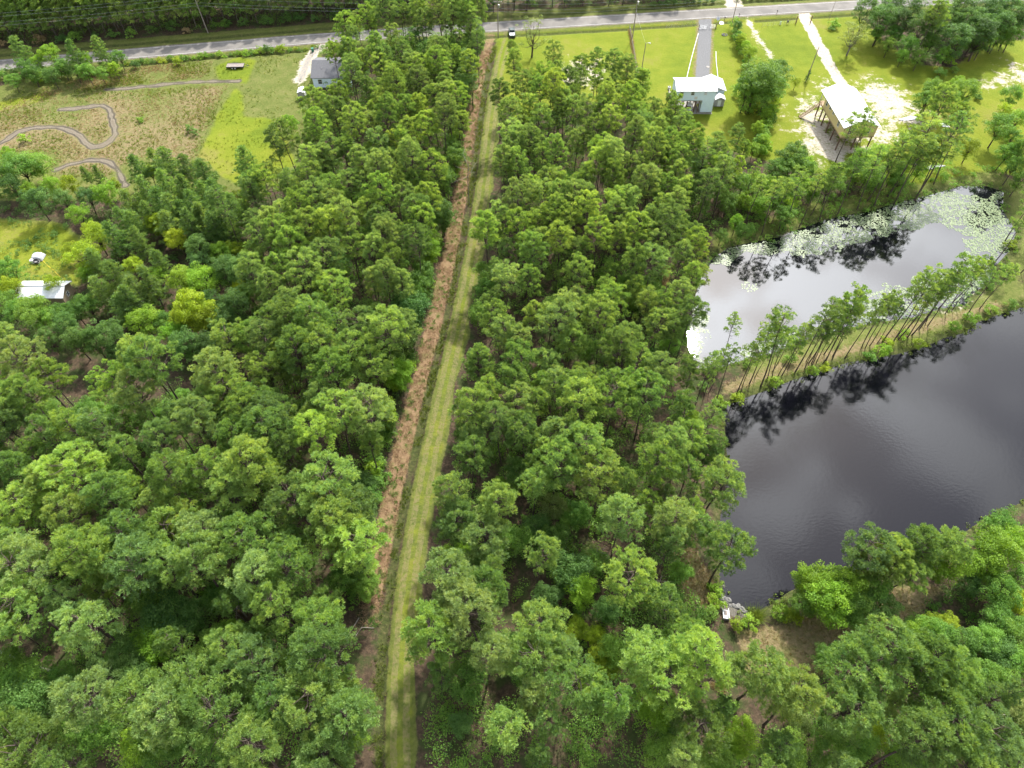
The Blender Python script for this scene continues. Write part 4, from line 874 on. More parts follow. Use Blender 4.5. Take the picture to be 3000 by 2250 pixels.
se_wood = G([(2250, 1950), (2520, 1880), (2700, 1780), (2760, 1680), (2850, 1560), (2900, 1480), (3050, 1400), (3300, 1400), (3300, 2300), (2250, 2300)])
for nm, poly, n, mat, lab in [('undergrowth', wood_left, 1250, 'leaf_mid', 'leafy green undergrowth on the floor of the wood left of the track'), ('undergrowth', wood_right, 950, 'leaf_mid', 'leafy green undergrowth on the floor of the wood right of the track'),
                              ('undergrowth', west_mix, 600, 'leaf_dark', 'dark brush under the trees round the shaded lawn'), ('undergrowth', ne_wood, 320, 'leaf_dark', 'dark brush under the thicket by the road bend'),
                              ('undergrowth', far_wood, 700, 'leaf_mid', 'dark brush under the trees across the road'), ('undergrowth', shore_n, 180, 'leaf_mid', 'green brush on the house side bank of the lily pond'), ('undergrowth', se_wood, 260, 'leaf_mid', 'green brush in the wood on the near bank of the dark pond')]:
    P = scatter(poly, n, 40 + n); mass(nm, P, np.random.default_rng(n).uniform(0.8, 2.2, len(P)) * (1.7 if poly is far_wood else 1), 3, 38, 0.24, M[mat], lab, 'undergrowth', 0.9)
for nm, poly, n, mat, lab in [('mid_storey', wood_left, 430, 'leaf_mid', 'half grown broadleaf thicket between the pines left of the track'), ('mid_storey', wood_right, 310, 'leaf_mid', 'half grown broadleaf thicket between the pines right of the track')]:
    P = scatter(poly, n, 90 + n); P = P[(np.abs(P[:, 0] - ditch_x(P[:, 1]) - 0.6) > 8)]
    mass(nm, P, np.random.default_rng(n).uniform(1.8, 3.4, len(P)), 7, 60, 0.27, M[mat], lab, 'undergrowth', 1.5)
def shore_points(poly, off, step, seed, jit=0.5):
    r = np.random.default_rng(seed); out_ = []
    n = len(poly)
    for i in range(n):
        p, q = poly[i], poly[(i + 1) % n]
        for k_ in range(max(1, int(np.hypot(*(q - p)) / step))): out_.append(p + (q - p) * r.random() + r.normal(0, jit, 2))
    P = np.array(out_)
    s = np.maximum(sd_poly(P[:, 0], P[:, 1], pond_upper), sd_poly(P[:, 0], P[:, 1], pond_lower))
    return P[(s < 0.35) & (s > -2.4)]
for poly, lab in ((pond_upper, 'low green plants fringing the lily pond'), (pond_lower, 'low green plants fringing the dark pond')):
    P = shore_points(poly, 0, 0.45, 3, 0.8); P = P[(P[:, 0] < 130)]
    mass('bank_plants', P, np.random.default_rng(1).uniform(0.35, 1.0, len(P)), 2, 22, 0.2, M['weeds'] if poly is pond_lower else M['leaf_mid'], lab, 'undergrowth', 0.7)
def blades(name, P, hmin, hmax, mat, label, cat, nb=7, w=0.05, seed=1, lean=0.5):
    r = np.random.default_rng(seed); n = len(P) * nb
    z = np.array([ground_z(x, y) for x, y in P])
    B = np.repeat(np.c_[P, z - 0.03], nb, 0) + np.c_[r.normal(0, 0.10, (n, 2)), np.zeros(n)]
    hgt = r.uniform(hmin, hmax, n)[:, None]; D = np.c_[r.normal(0, lean, (n, 2)), np.ones(n)]
    S = unit(np.c_[r.normal(size=(n, 2)), np.zeros(n)]) * w
    V = np.stack([B - S, B + S, B + D * hgt], 1).reshape(-1, 3); i = np.arange(n) * 3
    T = np.repeat(np.repeat(r.normal(0.5, 0.2, len(P)), nb), 3)
    return tag(link(name, np_mesh(name, V, np.stack([i, i + 1, i + 2], 1), {'tint': T}), mat), label, cat, kind='stuff')
def in_poly(polys, n, seed, thr=0.45, sc=5):
    r = np.random.default_rng(seed); out_ = []
    for poly in polys:
        lo, hi = np.maximum(poly.min(0), (-165, 10)), np.minimum(poly.max(0), (165, 250)); P = r.random((n * 3, 2)) * (hi - lo) + lo
        P = P[(sd_poly(P[:, 0], P[:, 1], poly) > 0) & (vnoise(P[:, 0], P[:, 1], sc, seed) * 0.6 + r.random(len(P)) * 0.5 > thr + 0.12)]; out_.append(P[:n])
    P = np.concatenate(out_)
    return P[np.minimum.reduce([d_line(P[:, 0], P[:, 1], q) for q in ruts]) > 1.5]
blades('dry_field_grass', in_poly(straw_polys, 2600, 5), 0.2, 0.55, M['dry'], 'dry straw coloured grass standing in the rutted field', 'grass')
blades('field_weeds', in_poly(straw_polys + [field], 2600, 6, 0.5, 6), 0.2, 0.6, M['weeds'], 'patches of green weeds in the rutted field', 'grass')
blades('bank_straw', in_poly(bank_polys, 900, 7, 0.3), 0.12, 0.4, M['dry'], 'dry grass on the bare pond banks', 'grass', 6)
r_ = np.random.default_rng(9)
yy = r_.uniform(36, 210, 7500); P = np.c_[ditch_x(yy) - r_.uniform(0.8, 4.4, 7500), yy]
blades('cut_straw', P[vnoise(P[:, 0], P[:, 1], 1.3, 5) > 0.3], 0.06, 0.28, M['red_straw'], 'flattened pinkish straw between ditch and wood', 'grass', 6, 0.05, 3, 1.4)
yt = r_.uniform(36, 205, 260); Pt = np.c_[ditch_x(yt) - r_.uniform(1.2, 4.0, 260), yt]
Pt = np.repeat(Pt, 5, 0) + r_.normal(0, 0.16, (1300, 2))
blades('straw_tussocks', Pt, 0.15, 0.45, M['leaf_dark'], 'small dark tussocks dotting the straw strip', 'grass', 6, 0.05, 13, 0.7)
yy = r_.uniform(15, 212, 3000); P = np.c_[ditch_x(yy) + r_.normal(-0.1, 0.6, 3000), yy]; P = P[vnoise(P[:, 0], P[:, 1], 2.2, 44) > 0.36]
blades('ditch_weeds', P, 0.15, 0.5, M['weeds'], 'rank green weeds growing in the ditch beside the track', 'grass', 7, 0.05, 4, 0.6)
P = np.array([g(2218, 1806)]).repeat(60, 0) + r_.normal(0, 0.35, (60, 2))
link('fountain_grass', blades('grass_clump', P, 0.9, 1.8, M['weeds'], None, None, 12, 0.03, 5, 0.75).data, M['weeds'])
bpy.data.objects.remove(bpy.data.objects['grass_clump'])
tag(bpy.data.objects['fountain_grass'], 'arching clump of long grass at the pond corner', 'grass clump')

# ================================================================== WATER LILIES
def pad_mesh(name, P, rad, tilt, r):
    k = 9; n = len(P); a0 = r.uniform(0, 6.28, n)
    ang = a0[:, None] + np.linspace(0.18, 6.10, k)[None]
    tx, ty = r.normal(0, tilt, n), r.normal(0, tilt, n)
    V = np.zeros((n, k + 1, 3)); V[:, 0, :2] = P
    V[:, 1:, 0] = P[:, :1] + np.cos(ang) * rad[:, None]; V[:, 1:, 1] = P[:, 1:] + np.sin(ang) * rad[:, None]
    dz = np.abs(tilt) + 0.02
    V[:, 0, 2] = WATER_Z + dz * rad.mean() + 0.006
    V[:, 1:, 2] = WATER_Z + dz * rad.mean() + 0.012 + (np.cos(ang) * tx[:, None] + np.sin(ang) * ty[:, None]) * rad[:, None] * 0.5
    V[:, :, 2] = np.maximum(V[:, :, 2], WATER_Z + 0.006)
    i = np.arange(n) * (k + 1)
    F = np.concatenate([np.stack([i, i + j, i + j + 1], 1) for j in range(1, k)])
    return np_mesh(name, V.reshape(-1, 3), F, {'tint': np.repeat(np.clip(r.normal(0.55, 0.16, n), 0, 1), k + 1)})
m_pad, t, b = new_mat('lily_pad')
at_ = nn(t, 'ShaderNodeAttribute', attribute_name='tint')
t.links.new(ramp(t, at_.outputs['Fac'], [(0.1, (0.040, 0.075, 0.026)), (0.5, (0.100, 0.140, 0.056)), (0.9, (0.165, 0.200, 0.096))]), b.inputs['Base Color'])
b.inputs['Roughness'].default_value = 0.42; b.inputs['Specular IOR Level'].default_value = 0.22
lily_bands = [([(330, 570), (380, 480), (520, 420), (640, 425), (560, 510), (420, 560)], 620), ([(560, 470), (700, 400), (900, 350), (1000, 430), (900, 500), (700, 500)], 950),
    ([(860, 370), (1060, 290), (1300, 245), (1480, 190), (1640, 150), (1690, 290), (1540, 350), (1300, 410), (1080, 480), (920, 520)], 4200),
    ([(1640, 140), (1760, 125), (1900, 150), (2090, 130), (2085, 230), (2165, 360), (2130, 470), (2030, 570), (2010, 650), (1900, 700), (1880, 590), (1830, 490), (1840, 400), (1720, 300), (1600, 300)], 6200),
    ([(1880, 600), (2010, 640), (1890, 740), (1870, 800), (1720, 812), (1560, 862), (1350, 890), (1180, 925), (1040, 960), (1060, 820), (1160, 770), (1300, 740), (1480, 700), (1580, 600), (1700, 600), (1800, 560)], 2300),
    ([(560, 1110), (540, 1070), (640, 1030), (740, 980), (850, 930), (900, 990), (740, 1070), (640, 1095)], 420), ([(280, 1160), (240, 1000), (250, 850), (300, 760), (340, 840), (320, 1000), (330, 1100), (430, 1130), (420, 1155)], 330),
    ([(550, 690), (590, 655), (640, 690), (590, 712)], 40), ([(1670, 560), (1720, 550), (1710, 570)], 9), ([(1380, 680), (1410, 660), (1425, 700), (1400, 720)], 28)]
rl = np.random.default_rng(77); pads = []
for px, n in lily_bands:
    poly = GZ(R4, px, WATER_Z); lo, hi = poly.min(0), poly.max(0)
    Q = rl.random((n * 6, 2)) * (hi - lo) + lo
    s = sd_poly(Q[:, 0], Q[:, 1], poly)
    Q = Q[(s + (vnoise(Q[:, 0], Q[:, 1], 2.4, 3) - 0.5) * 3.4 > 0) & (sd_poly(Q[:, 0], Q[:, 1], pond_upper) > 0.35) & (vnoise(Q[:, 0], Q[:, 1], 1.3, 8) > 0.26)]
    pads.append(Q[:n])
pads = np.concatenate(pads)
cell, keep = {}, []
for i, (x, y) in enumerate(pads):                  # thin out until pads barely overlap
    key = (int(x / 0.32), int(y / 0.32))
    if cell.get(key, 0) < 1: cell[key] = 1; keep.append(i)
pads = pads[keep]
rad = rl.uniform(0.13, 0.25, len(pads))
size_px = rad / np.hypot(pads[:, 1], H_CAM)
order = np.argsort(-size_px)
PADV = [pad_mesh('lily_pad', np.zeros((1, 2)), np.array([0.25]), 0.05, np.random.default_rng(i)) for i in range(8)]
for me in PADV:
    me.transform(Matrix.Translation((0, 0, -WATER_Z))); me.materials.append(m_pad)
for i in order[:300]:
    o = bpy.data.objects.new('lily_pad', PADV[int(i) % 8]); COL.objects.link(o)
    o.location = (pads[i, 0], pads[i, 1], WATER_Z); s = rad[i] / 0.25; o.scale = (s, s, 1); o.rotation_euler[2] = rl.uniform(0, 6.28)
    tag(o, 'round notched lily pad floating near the spit side of the upper pond', 'lily pad', 'larger lily pads on the upper pond')
rest = order[300:]
tag(link('lily_pads', pad_mesh('lily_pads', pads[rest], rad[rest], 0.05, rl), m_pad), 'mat of pale green lily pads covering the pond margin', 'lily pads', kind='stuff')
print('lily pads', len(pads))

# ================================================================== BUILT THINGS
M['roof_white'] = simple('white_metal_roof', (0.60, 0.61, 0.62), 0.35, 0.05, 0.6)
M['wall_blue'] = simple('pale_blue_siding', (0.62, 0.74, 0.84), 0.7, 0.06, 0.8)
M['wall_yellow'] = simple('cream_yellow_siding', (0.52, 0.42, 0.20), 0.7, 0.07, 0.8)
M['trim'] = simple('white_trim', (0.55, 0.55, 0.54), 0.6, 0.06, 2)
M['timber'] = simple('brown_round_timber', (0.145, 0.088, 0.062), 0.9, 0.35, 2.5, bump=0.3)
M['new_wood'] = simple('fresh_sawn_wood', (0.30, 0.21, 0.125), 0.85, 0.22, 3)
M['grey_wood'] = simple('weathered_pole_wood', (0.21, 0.18, 0.155), 0.95, 0.3, 2, bump=0.3)
M['glass'] = simple('dark_window_glass', (0.035, 0.045, 0.05), 0.08, 0.1, 1, spec=0.9)
M['concrete'] = simple('pale_concrete', (0.24, 0.225, 0.20), 0.9, 0.2, 1.5, bump=0.2)
M['grey_wall'] = simple('grey_shed_siding', (0.27, 0.26, 0.245), 0.8, 0.12, 1.5)
M['shingle'] = simple('grey_asphalt_shingle', (0.115, 0.115, 0.122), 0.95, 0.28, 5, bump=0.4)
M['steel'] = simple('galvanised_steel', (0.42, 0.43, 0.44), 0.45, 0.12, 4, metallic=0.7)
M['black'] = simple('black_rubber', (0.022, 0.022, 0.024), 0.75, 0.25, 6)
M['dark_paint'] = simple('dark_green_grey_paint', (0.045, 0.062, 0.062), 0.3, 0.1, 2, spec=0.7)
M['bin_green'] = simple('green_bin_plastic', (0.02, 0.16, 0.095), 0.45, 0.12, 2)
M['tan'] = simple('tan_siding', (0.26, 0.20, 0.135), 0.8, 0.15, 1.2)
M['tarp'] = simple('white_tarpaulin', (0.36, 0.365, 0.38), 0.5, 0.15, 2.5, bump=0.4, bscale=4)
M['plastic'] = simple('white_sheet_plastic', (0.45, 0.455, 0.46), 0.45, 0.12, 1.8, bump=0.5, bscale=3)
M['yellow'] = simple('yellow_hose', (0.55, 0.42, 0.03), 0.5, 0.1, 3)
M['deck'] = simple('weathered_deck_boards', (0.20, 0.17, 0.15), 0.9, 0.3, 3)
M['stone'] = simple('grey_stone', (0.14, 0.135, 0.125), 0.9, 0.3, 3, bump=0.5, bscale=6)
M['redbrown'] = simple('red_brown_fabric', (0.16, 0.05, 0.045), 0.85, 0.25, 3)
def roof_gable(parent, x0, x1, y0, y1, ze, zr, axis, mat, thick=0.14, part='roof'):
    """two roof slabs meeting at the ridge, a real thickness"""
    m = MB()
    if axis == 'y':
        xm = (x0 + x1) / 2; m.prism([(x0, ze), (xm, zr), (x1, ze), (x1, ze + thick), (xm, zr + thick), (x0, ze + thick)], 'y', y0, y1)
    else:
        ym = (y0 + y1) / 2; m.prism([(y0, ze), (ym, zr), (y1, ze), (y1, ze + thick), (ym, zr + thick), (y0, ze + thick)], 'x', x0, x1)
    return m.build(part, mat, parent)
def ridge_cap(parent, x0, x1, y0, y1, zr, axis):
    m = MB()
    if axis == 'y': m.box((x0 + x1) / 2 - 0.16, (x0 + x1) / 2 + 0.16, y0 - 0.01, y1 + 0.01, zr + 0.10, zr + 0.19)
    else: m.box(x0 - 0.01, x1 + 0.01, (y0 + y1) / 2 - 0.16, (y0 + y1) / 2 + 0.16, zr + 0.10, zr + 0.19)
    return m.build('ridge_cap', M['trim'], parent)
def window(parent, cx, cz, w, h, plane, pos, out, nbar=1):
    """framed window standing proud of a wall: plane 'y' (wall at y=pos) or 'x'; out = -1 or 1"""
    def bx(m, a0, a1, z0, z1, d0, d1):
        lo, hi = sorted((pos + out * d0, pos + out * d1))
        return m.box(a0, a1, lo, hi, z0, z1) if plane == 'y' else m.box(lo, hi, a0, a1, z0, z1)
    root = bx(MB(), cx - w / 2, cx + w / 2, cz - h / 2, cz + h / 2, -0.04, 0.02).build('window', M['glass'], parent)
    f = MB(); e = 0.09
    bx(f, cx - w / 2 - e, cx - w / 2, cz - h / 2 - e, cz + h / 2 + e, -0.03, 0.06); bx(f, cx + w / 2, cx + w / 2 + e, cz - h / 2 - e, cz + h / 2 + e, -0.03, 0.06)
    bx(f, cx - w / 2, cx + w / 2, cz + h / 2, cz + h / 2 + e, -0.03, 0.055); bx(f, cx - w / 2, cx + w / 2, cz - h / 2 - e, cz - h / 2, -0.03, 0.055)
    for i in range(nbar): bx(f, cx - w / 2, cx + w / 2, cz - 0.03, cz + 0.03, 0.021, 0.05)
    f.build('frame', M['trim'], root)
    return root
def stair(parent, p0, p1, width, n, axis, mat):
    """straight flight from p0 (bottom x,y,z) to p1 (top); steps run across 'axis'"""
    p0, p1 = np.array(p0), np.array(p1); s = empty_part('stair', parent)
    for i in range(n):
        c = p0 + (p1 - p0) * (i + 0.7) / n
        m = MB(); dx, dy = (0.16, width / 2) if axis == 'y' else (width / 2, 0.16)
        m.box(c[0] - dx, c[0] + dx, c[1] - dy, c[1] + dy, c[2] - 0.03, c[2] + 0.03); m.build('step', mat, s)
    for k_ in (-1, 1):
        off = np.array([0, k_ * width / 2, 0]) if axis == 'y' else np.array([k_ * width / 2, 0, 0])
        MB().tube([p0 + off, p1 + off], 0.07, 4).build('stringer', M['timber'], s)
        m = MB(); m.tube([p0 + off + (0, 0, 0.95), p1 + off + (0, 0, 0.95)], 0.045, 4)
        for i in range(5): q = p0 + off + (p1 - p0) * i / 4; m.tube([q, q + (0, 0, 0.95)], 0.04, 4)
        m.build('handrail', M['timber'], s)
    return s
def empty_part(name, parent):
    m = MB().box(-0.02, 0.02, -0.02, 0.02, 0.0, 0.02); o = m.build(name, M['timber'], parent); return o

# ------------------------------------------------------------------ pale blue stilt house with white roof
bh = empty('stilt_house', (43.9, 175.9, 0.0)); W_, D_ = 10.4, 6.0
tag(bh, 'pale blue house raised on posts with white metal roof at the gravel drive', 'house')
MB().box(0, W_, 0, D_, 3.75, 6.5).build('wall', M['wall_blue'], bh)
MB().box(W_ - 3.1, W_ - 0.003, 0.003, 3.0, 0.35, 3.74).build('ground_floor_room', M['wall_blue'], bh)
MB().box(W_ - 3.15, W_ + 0.03, -0.03, 3.05, 0.02, 0.345).build('plinth', M['concrete'], bh)
for yy_ in (0, D_): MB().prism([(0, 6.5), (W_, 6.5), (W_, 6.52), (0, 6.52)], 'y', yy_ - 0.01 if yy_ else 0.0, yy_ + 0.0 if yy_ else 0.01).build('fascia', M['trim'], bh)
MB().prism([(0.0, 6.5), (D_ / 2, 7.45), (D_, 6.5)], 'x', 0.0, W_).build('gable', M['wall_blue'], bh)
rf = roof_gable(bh, -0.3, W_ + 0.3, -0.4, D_ + 0.4, 6.53, 7.55, 'x', M['roof_white']); ridge_cap(rf, -0.3, W_ + 0.3, -0.4, D_ + 0.4, 7.55, 'x')
MB().tube([(6.1, 1.6, 7.0), (6.1, 1.6, 7.75)], 0.06, 8).build('vent_pipe', M['steel'], rf)
window(bh, 1.35, 5.35, 0.85, 1.5, 'y', 0.0, -1); window(bh, 4.3, 5.75, 0.75, 0.8, 'y', 0.0, -1)
MB().box(7.45, 8.0, -0.32, 0.0, 5.55, 6.2).build('air_conditioner', M['trim'], bh)
MB().box(5.0, 5.8, -0.03, 0.0, 4.1, 4.9).build('panel', M['trim'], bh)
for px_ in (0.25, 2.4, 3.4, 5.6, 6.6):
    for py_ in (0.25, D_ - 0.3):
        MB().tube([(px_, py_, -0.3), (px_, py_, 3.76)], 0.15, 8).build('post', M['timber'], bh)
MB().box(-0.2, W_ + 0.2, -0.4, D_, -0.25, 0.06).build('slab', M['concrete'], bh)
MB().box(0.0, W_, 0.05, 0.25, 3.5, 3.745).build('beam', M['grey_wood'], bh); MB().box(0.0, W_, D_ - 0.25, D_ - 0.05, 3.5, 3.745).build('beam', M['grey_wood'], bh)
stair(bh, (6.9, 3.2, 0.08), (5.2, 3.2, 3.6), 1.0, 12, 'y', M['new_wood'])
MB().tube([(W_ + 0.06, -0.06, 0.1), (W_ + 0.06, -0.06, 6.45)], 0.05, 6).build('downpipe', M['trim'], bh)
# landing and steps at the left end
MB().box(-1.3, -0.01, 0.6, 4.6, 3.5, 3.62).build('side_deck', M['deck'], bh)
for q in (0.7, 4.5): MB().tube([(-1.2, q, -0.3), (-1.2, q, 4.6)], 0.09, 6).build('deck_post', M['timber'], bh)
m = MB(); m.tube([(-1.2, 0.7, 4.5), (-1.2, 4.5, 4.5)], 0.05, 4); m.tube([(-1.2, 0.7, 4.0), (-1.2, 4.5, 4.0)], 0.04, 4); m.build('rail', M['trim'], bh)
stair(bh, (-0.7, -2.6, 0.05), (-0.7, 0.6, 3.45), 0.9, 12, 'x', M['deck'])
# garage wing at the end of the drive
gr = empty('garage', (52.0, 181.9, 0.0)); tag(gr, 'low garage with white gable roof behind the pale blue house', 'garage')
MB().box(0.25, 6.5, 0.25, 5.6, -0.2, 2.95).build('wall', M['wall_blue'], gr)
MB().prism([(0.25, 2.951), (3.4, 4.2), (6.5, 2.951)], 'y', 0.25, 5.6).build('gable', M['trim'], gr)
rf = roof_gable(gr, -0.1, 6.9, -0.15, 6.0, 2.95, 4.35, 'y', M['roof_white']); ridge_cap(rf, -0.1, 6.9, -0.15, 6.0, 4.35, 'y')
MB().box(1.3, 5.4, 5.601, 5.66, -0.1, 2.5).build('garage_door', M['trim'], gr)
sh = empty('garden_shed', (55.6, 178.9, 0.0)); tag(sh, 'small grey shed with white gable roof beside the pale blue house', 'shed')
MB().box(0, 2.6, 0, 1.9, 0.15, 2.1).build('wall', M['grey_wall'], sh); MB().prism([(0, 2.101), (1.3, 2.75), (2.6, 2.101)], 'y', 0.0, 1.9).build('gable', M['grey_wall'], sh)
roof_gable(sh, -0.15, 2.75, -0.15, 2.1, 2.1, 2.85, 'y', M['roof_white']); MB().box(0.05, 2.55, 0.05, 1.85, -0.1, 0.149).build('skid', M['timber'], sh)
MB().box(0.8, 1.7, -0.04, 0.0, 0.2, 1.95).build('door', M['trim'], sh)
# things kept under the house
o = empty('golf_cart', (47.6, 176.2, 0.07)); tag(o, 'boxy cream cart parked under the pale blue house', 'cart')
MB().box(0, 1.3, 0, 2.3, 0.35, 0.8).build('body', M['trim'], o, bevel=0.05); MB().box(-0.05, 1.35, 0.1, 2.0, 1.75, 1.85).build('canopy', M['trim'], o, bevel=0.03); MB().box(0.1, 1.2, 0.8, 1.3, 0.8, 1.15).build('seat', M['redbrown'], o, bevel=0.05)
for a_ in (0.1, 1.2):
    for b_ in (0.2, 1.9): MB().tube([(a_, b_, 0.8), (a_, b_, 1.76)], 0.025, 4).build('canopy_post', M['steel'], o)
for a_ in (0.02, 1.28):
    for b_ in (0.4, 1.9): MB().tube([(a_ - 0.08, b_, 0.25), (a_ + 0.08, b_, 0.25)], 0.25, 12).build('wheel', M['black'], o)
o = empty('outdoor_sofa', (44.7, 177.2, 0.07)); tag(o, 'dark red cushioned sofa in the shade under the pale blue house', 'sofa')
MB().box(0, 1.7, 0, 0.8, 0.1, 0.42).build('seat', M['redbrown'], o, bevel=0.05); MB().box(0, 1.7, 0.66, 0.85, 0.42, 0.9).build('backrest', M['redbrown'], o, bevel=0.05)
for a_ in (-0.16, 1.71): MB().box(a_, a_ + 0.15, 0, 0.85, 0.0, 0.62).build('armrest', M['timber'], o)
o = empty('patio_table', (44.5, 175.9, 0.07)); tag(o, 'pale low table in front of the dark red sofa', 'table')
MB().box(0, 1.6, 0, 0.75, 0.55, 0.62).build('tabletop', M['concrete'], o)
for a_ in (0.1, 1.5):
    for b_ in (0.1, 0.65): MB().box(a_ - 0.04, a_ + 0.04, b_ - 0.04, b_ + 0.04, 0, 0.55).build('leg', M['grey_wood'], o)
m = MB(); x, y = g(1960, 261); m.tube([(x, y, -0.1), (x, y, 0.7)], 0.42, 14); o = m.build('water_tub', M['trim'], None); tag(o, 'round white tub standing left of the pale blue house', 'tub')
MB().tube([(x, y, 0.66), (x, y, 0.712)], 0.33, 14).build('dark_hollow_disc', M['black'], o)  # flat black disc on the closed top paints in the tub's shaded hollow

# ------------------------------------------------------------------ yellow stilt house
yh = empty('stilt_house', (82.4, 175.2, 0.0), R(3.6))
tag(yh, 'cream yellow house raised high on brown posts with long white metal roof', 'house')
# local frame: x across (0..8.6), y along, 0 at the road end, negative toward the ponds
YL = 16.6
MB().box(0, 8.6, -YL, -2.6, 4.0, 7.0).build('wall', M['wall_yellow'], yh)
MB().prism([(0, 7.0), (4.3, 8.85), (8.6, 7.0)], 'y', -YL, -2.6).build('gable', M['wall_yellow'], yh)
rf = roof_gable(yh, -0.45, 9.05, -YL - 0.5, 0.45, 7.0 - 0.19, 8.95, 'y', M['roof_white'], 0.16); ridge_cap(rf, -0.45, 9.05, -YL - 0.5, 0.45, 8.97, 'y')
MB().box(-0.02, 8.62, -YL - 0.02, 0.05, 3.7, 3.995).build('floor_beam', M['new_wood'], yh)
MB().box(0.0, 8.6, -2.6, 0.0, 3.996, 4.06).build('porch_deck', M['new_wood'], yh)
for px_ in (0.1, 4.3, 8.5): MB().box(px_ - 0.08, px_ + 0.08, -0.16, 0.0, 4.06, 7.0 if px_ != 4.3 else 8.7).build('porch_post', M['trim'], yh)
m = MB(); m.tube([(0.1, -0.08, 5.0), (8.5, -0.08, 5.0)], 0.05, 4); m.tube([(0.1, -0.08, 4.3), (8.5, -0.08, 4.3)], 0.04, 4)
for q in np.linspace(0.1, 8.5, 30): m.tube([(q, -0.08, 4.3), (q, -0.08, 5.0)], 0.022, 4)
m.build('porch_rail', M['timber'], yh)
for py_ in (-0.3, -2.9, -5.0, -8.5, -12.0, -16.2):
    for px_ in (0.2, 4.3, 8.4): MB().tube([(px_, py_, -0.4), (px_, py_, 3.72)], 0.19, 9).build('post', M['timber'], yh)
for cy_, cz_, w_, h_ in ((-4.2, 5.9, 0.8, 1.3), (-6.6, 6.1, 0.8, 0.9), (-8.9, 6.05, 0.6, 0.8), (-13.2, 5.75, 0.9, 1.5)): window(yh, cy_, cz_, w_, h_, 'x', 0.0, -1)
for cx_ in (2.2, 6.4): window(yh, cx_, 5.7, 0.9, 1.4, 'y', -YL, -1)
stair(yh, (-4.6, -1.1, 0.05), (-0.1, -1.1, 4.0), 1.2, 16, 'y', M['new_wood'])
MB().box(1.8, 4.4, -10.6, -8.9, 1.9, 2.05).build('storage_platform', M['new_wood'], yh)
for a_ in (1.9, 4.3):
    for b_ in (-10.5, -9.0): MB().box(a_ - 0.05, a_ + 0.05, b_ - 0.05, b_ + 0.05, -0.1, 1.9).build('platform_leg', M['new_wood'], yh)
stair(yh, (2.6, -4.4, 0.05), (2.6, -8.0, 3.7), 1.0, 13, 'x', M['deck'])
# ------------------------------------------------------------------ grey-roofed house behind the pines
gh = empty('bungalow', (-56.6, 188.6, 0)); tag(gh, 'low house with grey shingle roof half hidden by pines', 'house')
MB().box(0.4, 11.0, 0.4, 10.8, -0.2, 2.8).build('wall', M['wall_blue'], gh); MB().prism([(0.4, 2.801), (5.6, 4.9), (10.8, 2.801)], 'x', 0.4, 11.0).build('gable', M['wall_blue'], gh)
rf = roof_gable(gh, 0, 11.4, 0, 11.2, 2.75, 5.0, 'x', M['shingle']); MB().tube([(3, 3, 3.4), (3, 3, 4.4)], 0.07, 8).build('vent_pipe', M['trim'], rf)
window(gh, 2.4, 1.6, 1.0, 1.2, 'y', 0.4, -1); window(gh, 4.6, 1.6, 0.9, 1.1, 'x', 0.4, -1); MB().box(6, 6.95, 0.34, 0.4, 0.05, 2.1).build('door', M['trim'], gh)
# white shed by the field
ws = empty('portable_shed', (-59.4, 182.6, 0)); tag(ws, 'small white roofed metal shed at the edge of the mown field', 'shed')
MB().box(0, 1.95, 0, 2.5, -0.1, 2.0).build('wall', M['grey_wall'], ws); MB().prism([(0, 2.001), (0.97, 2.35), (1.95, 2.001)], 'y', 0.0, 2.5).build('gable', M['grey_wall'], ws)
roof_gable(ws, -0.1, 2.05, -0.12, 2.62, 2.0, 2.42, 'y', M['roof_white'], 0.06)
for a_ in (-0.03, 1.90): MB().box(a_, a_ + 0.08, -0.05, -0.001, -0.05, 2.0).build('corner_trim', M['trim'], ws)
MB().box(0.5, 1.45, -0.03, -0.001, 0.0, 1.85).build('door', M['grey_wall'], ws); MB().box(1.951, 1.975, 0.0, 2.5, -0.05, 2.0).build('side_panel', M['roof_white'], ws)
# long white-roofed outbuilding at the shaded lawn
lb = empty('outbuilding', (-103.5, 103.6, 0)); tag(lb, 'long white roofed building with tan end wall by the shaded lawn', 'outbuilding')
MB().box(0, 9.4, 0.3, 4.6, -0.2, 2.7).build('wall', M['tan'], lb); MB().prism([(0.3, 2.701), (2.45, 3.75), (4.6, 2.701)], 'x', 0.0, 9.4).build('gable', M['tan'], lb)
rf = roof_gable(lb, -0.4, 9.9, -0.1, 5.0, 2.65, 3.9, 'x', M['roof_white']); ridge_cap(rf, -0.4, 9.9, -0.1, 5.0, 3.9, 'x')
window(lb, 2.4, 1.6, 0.8, 0.9, 'x', 9.4, 1); window(lb, 2.0, 1.6, 1.0, 0.9, 'y', 0.3, -1)
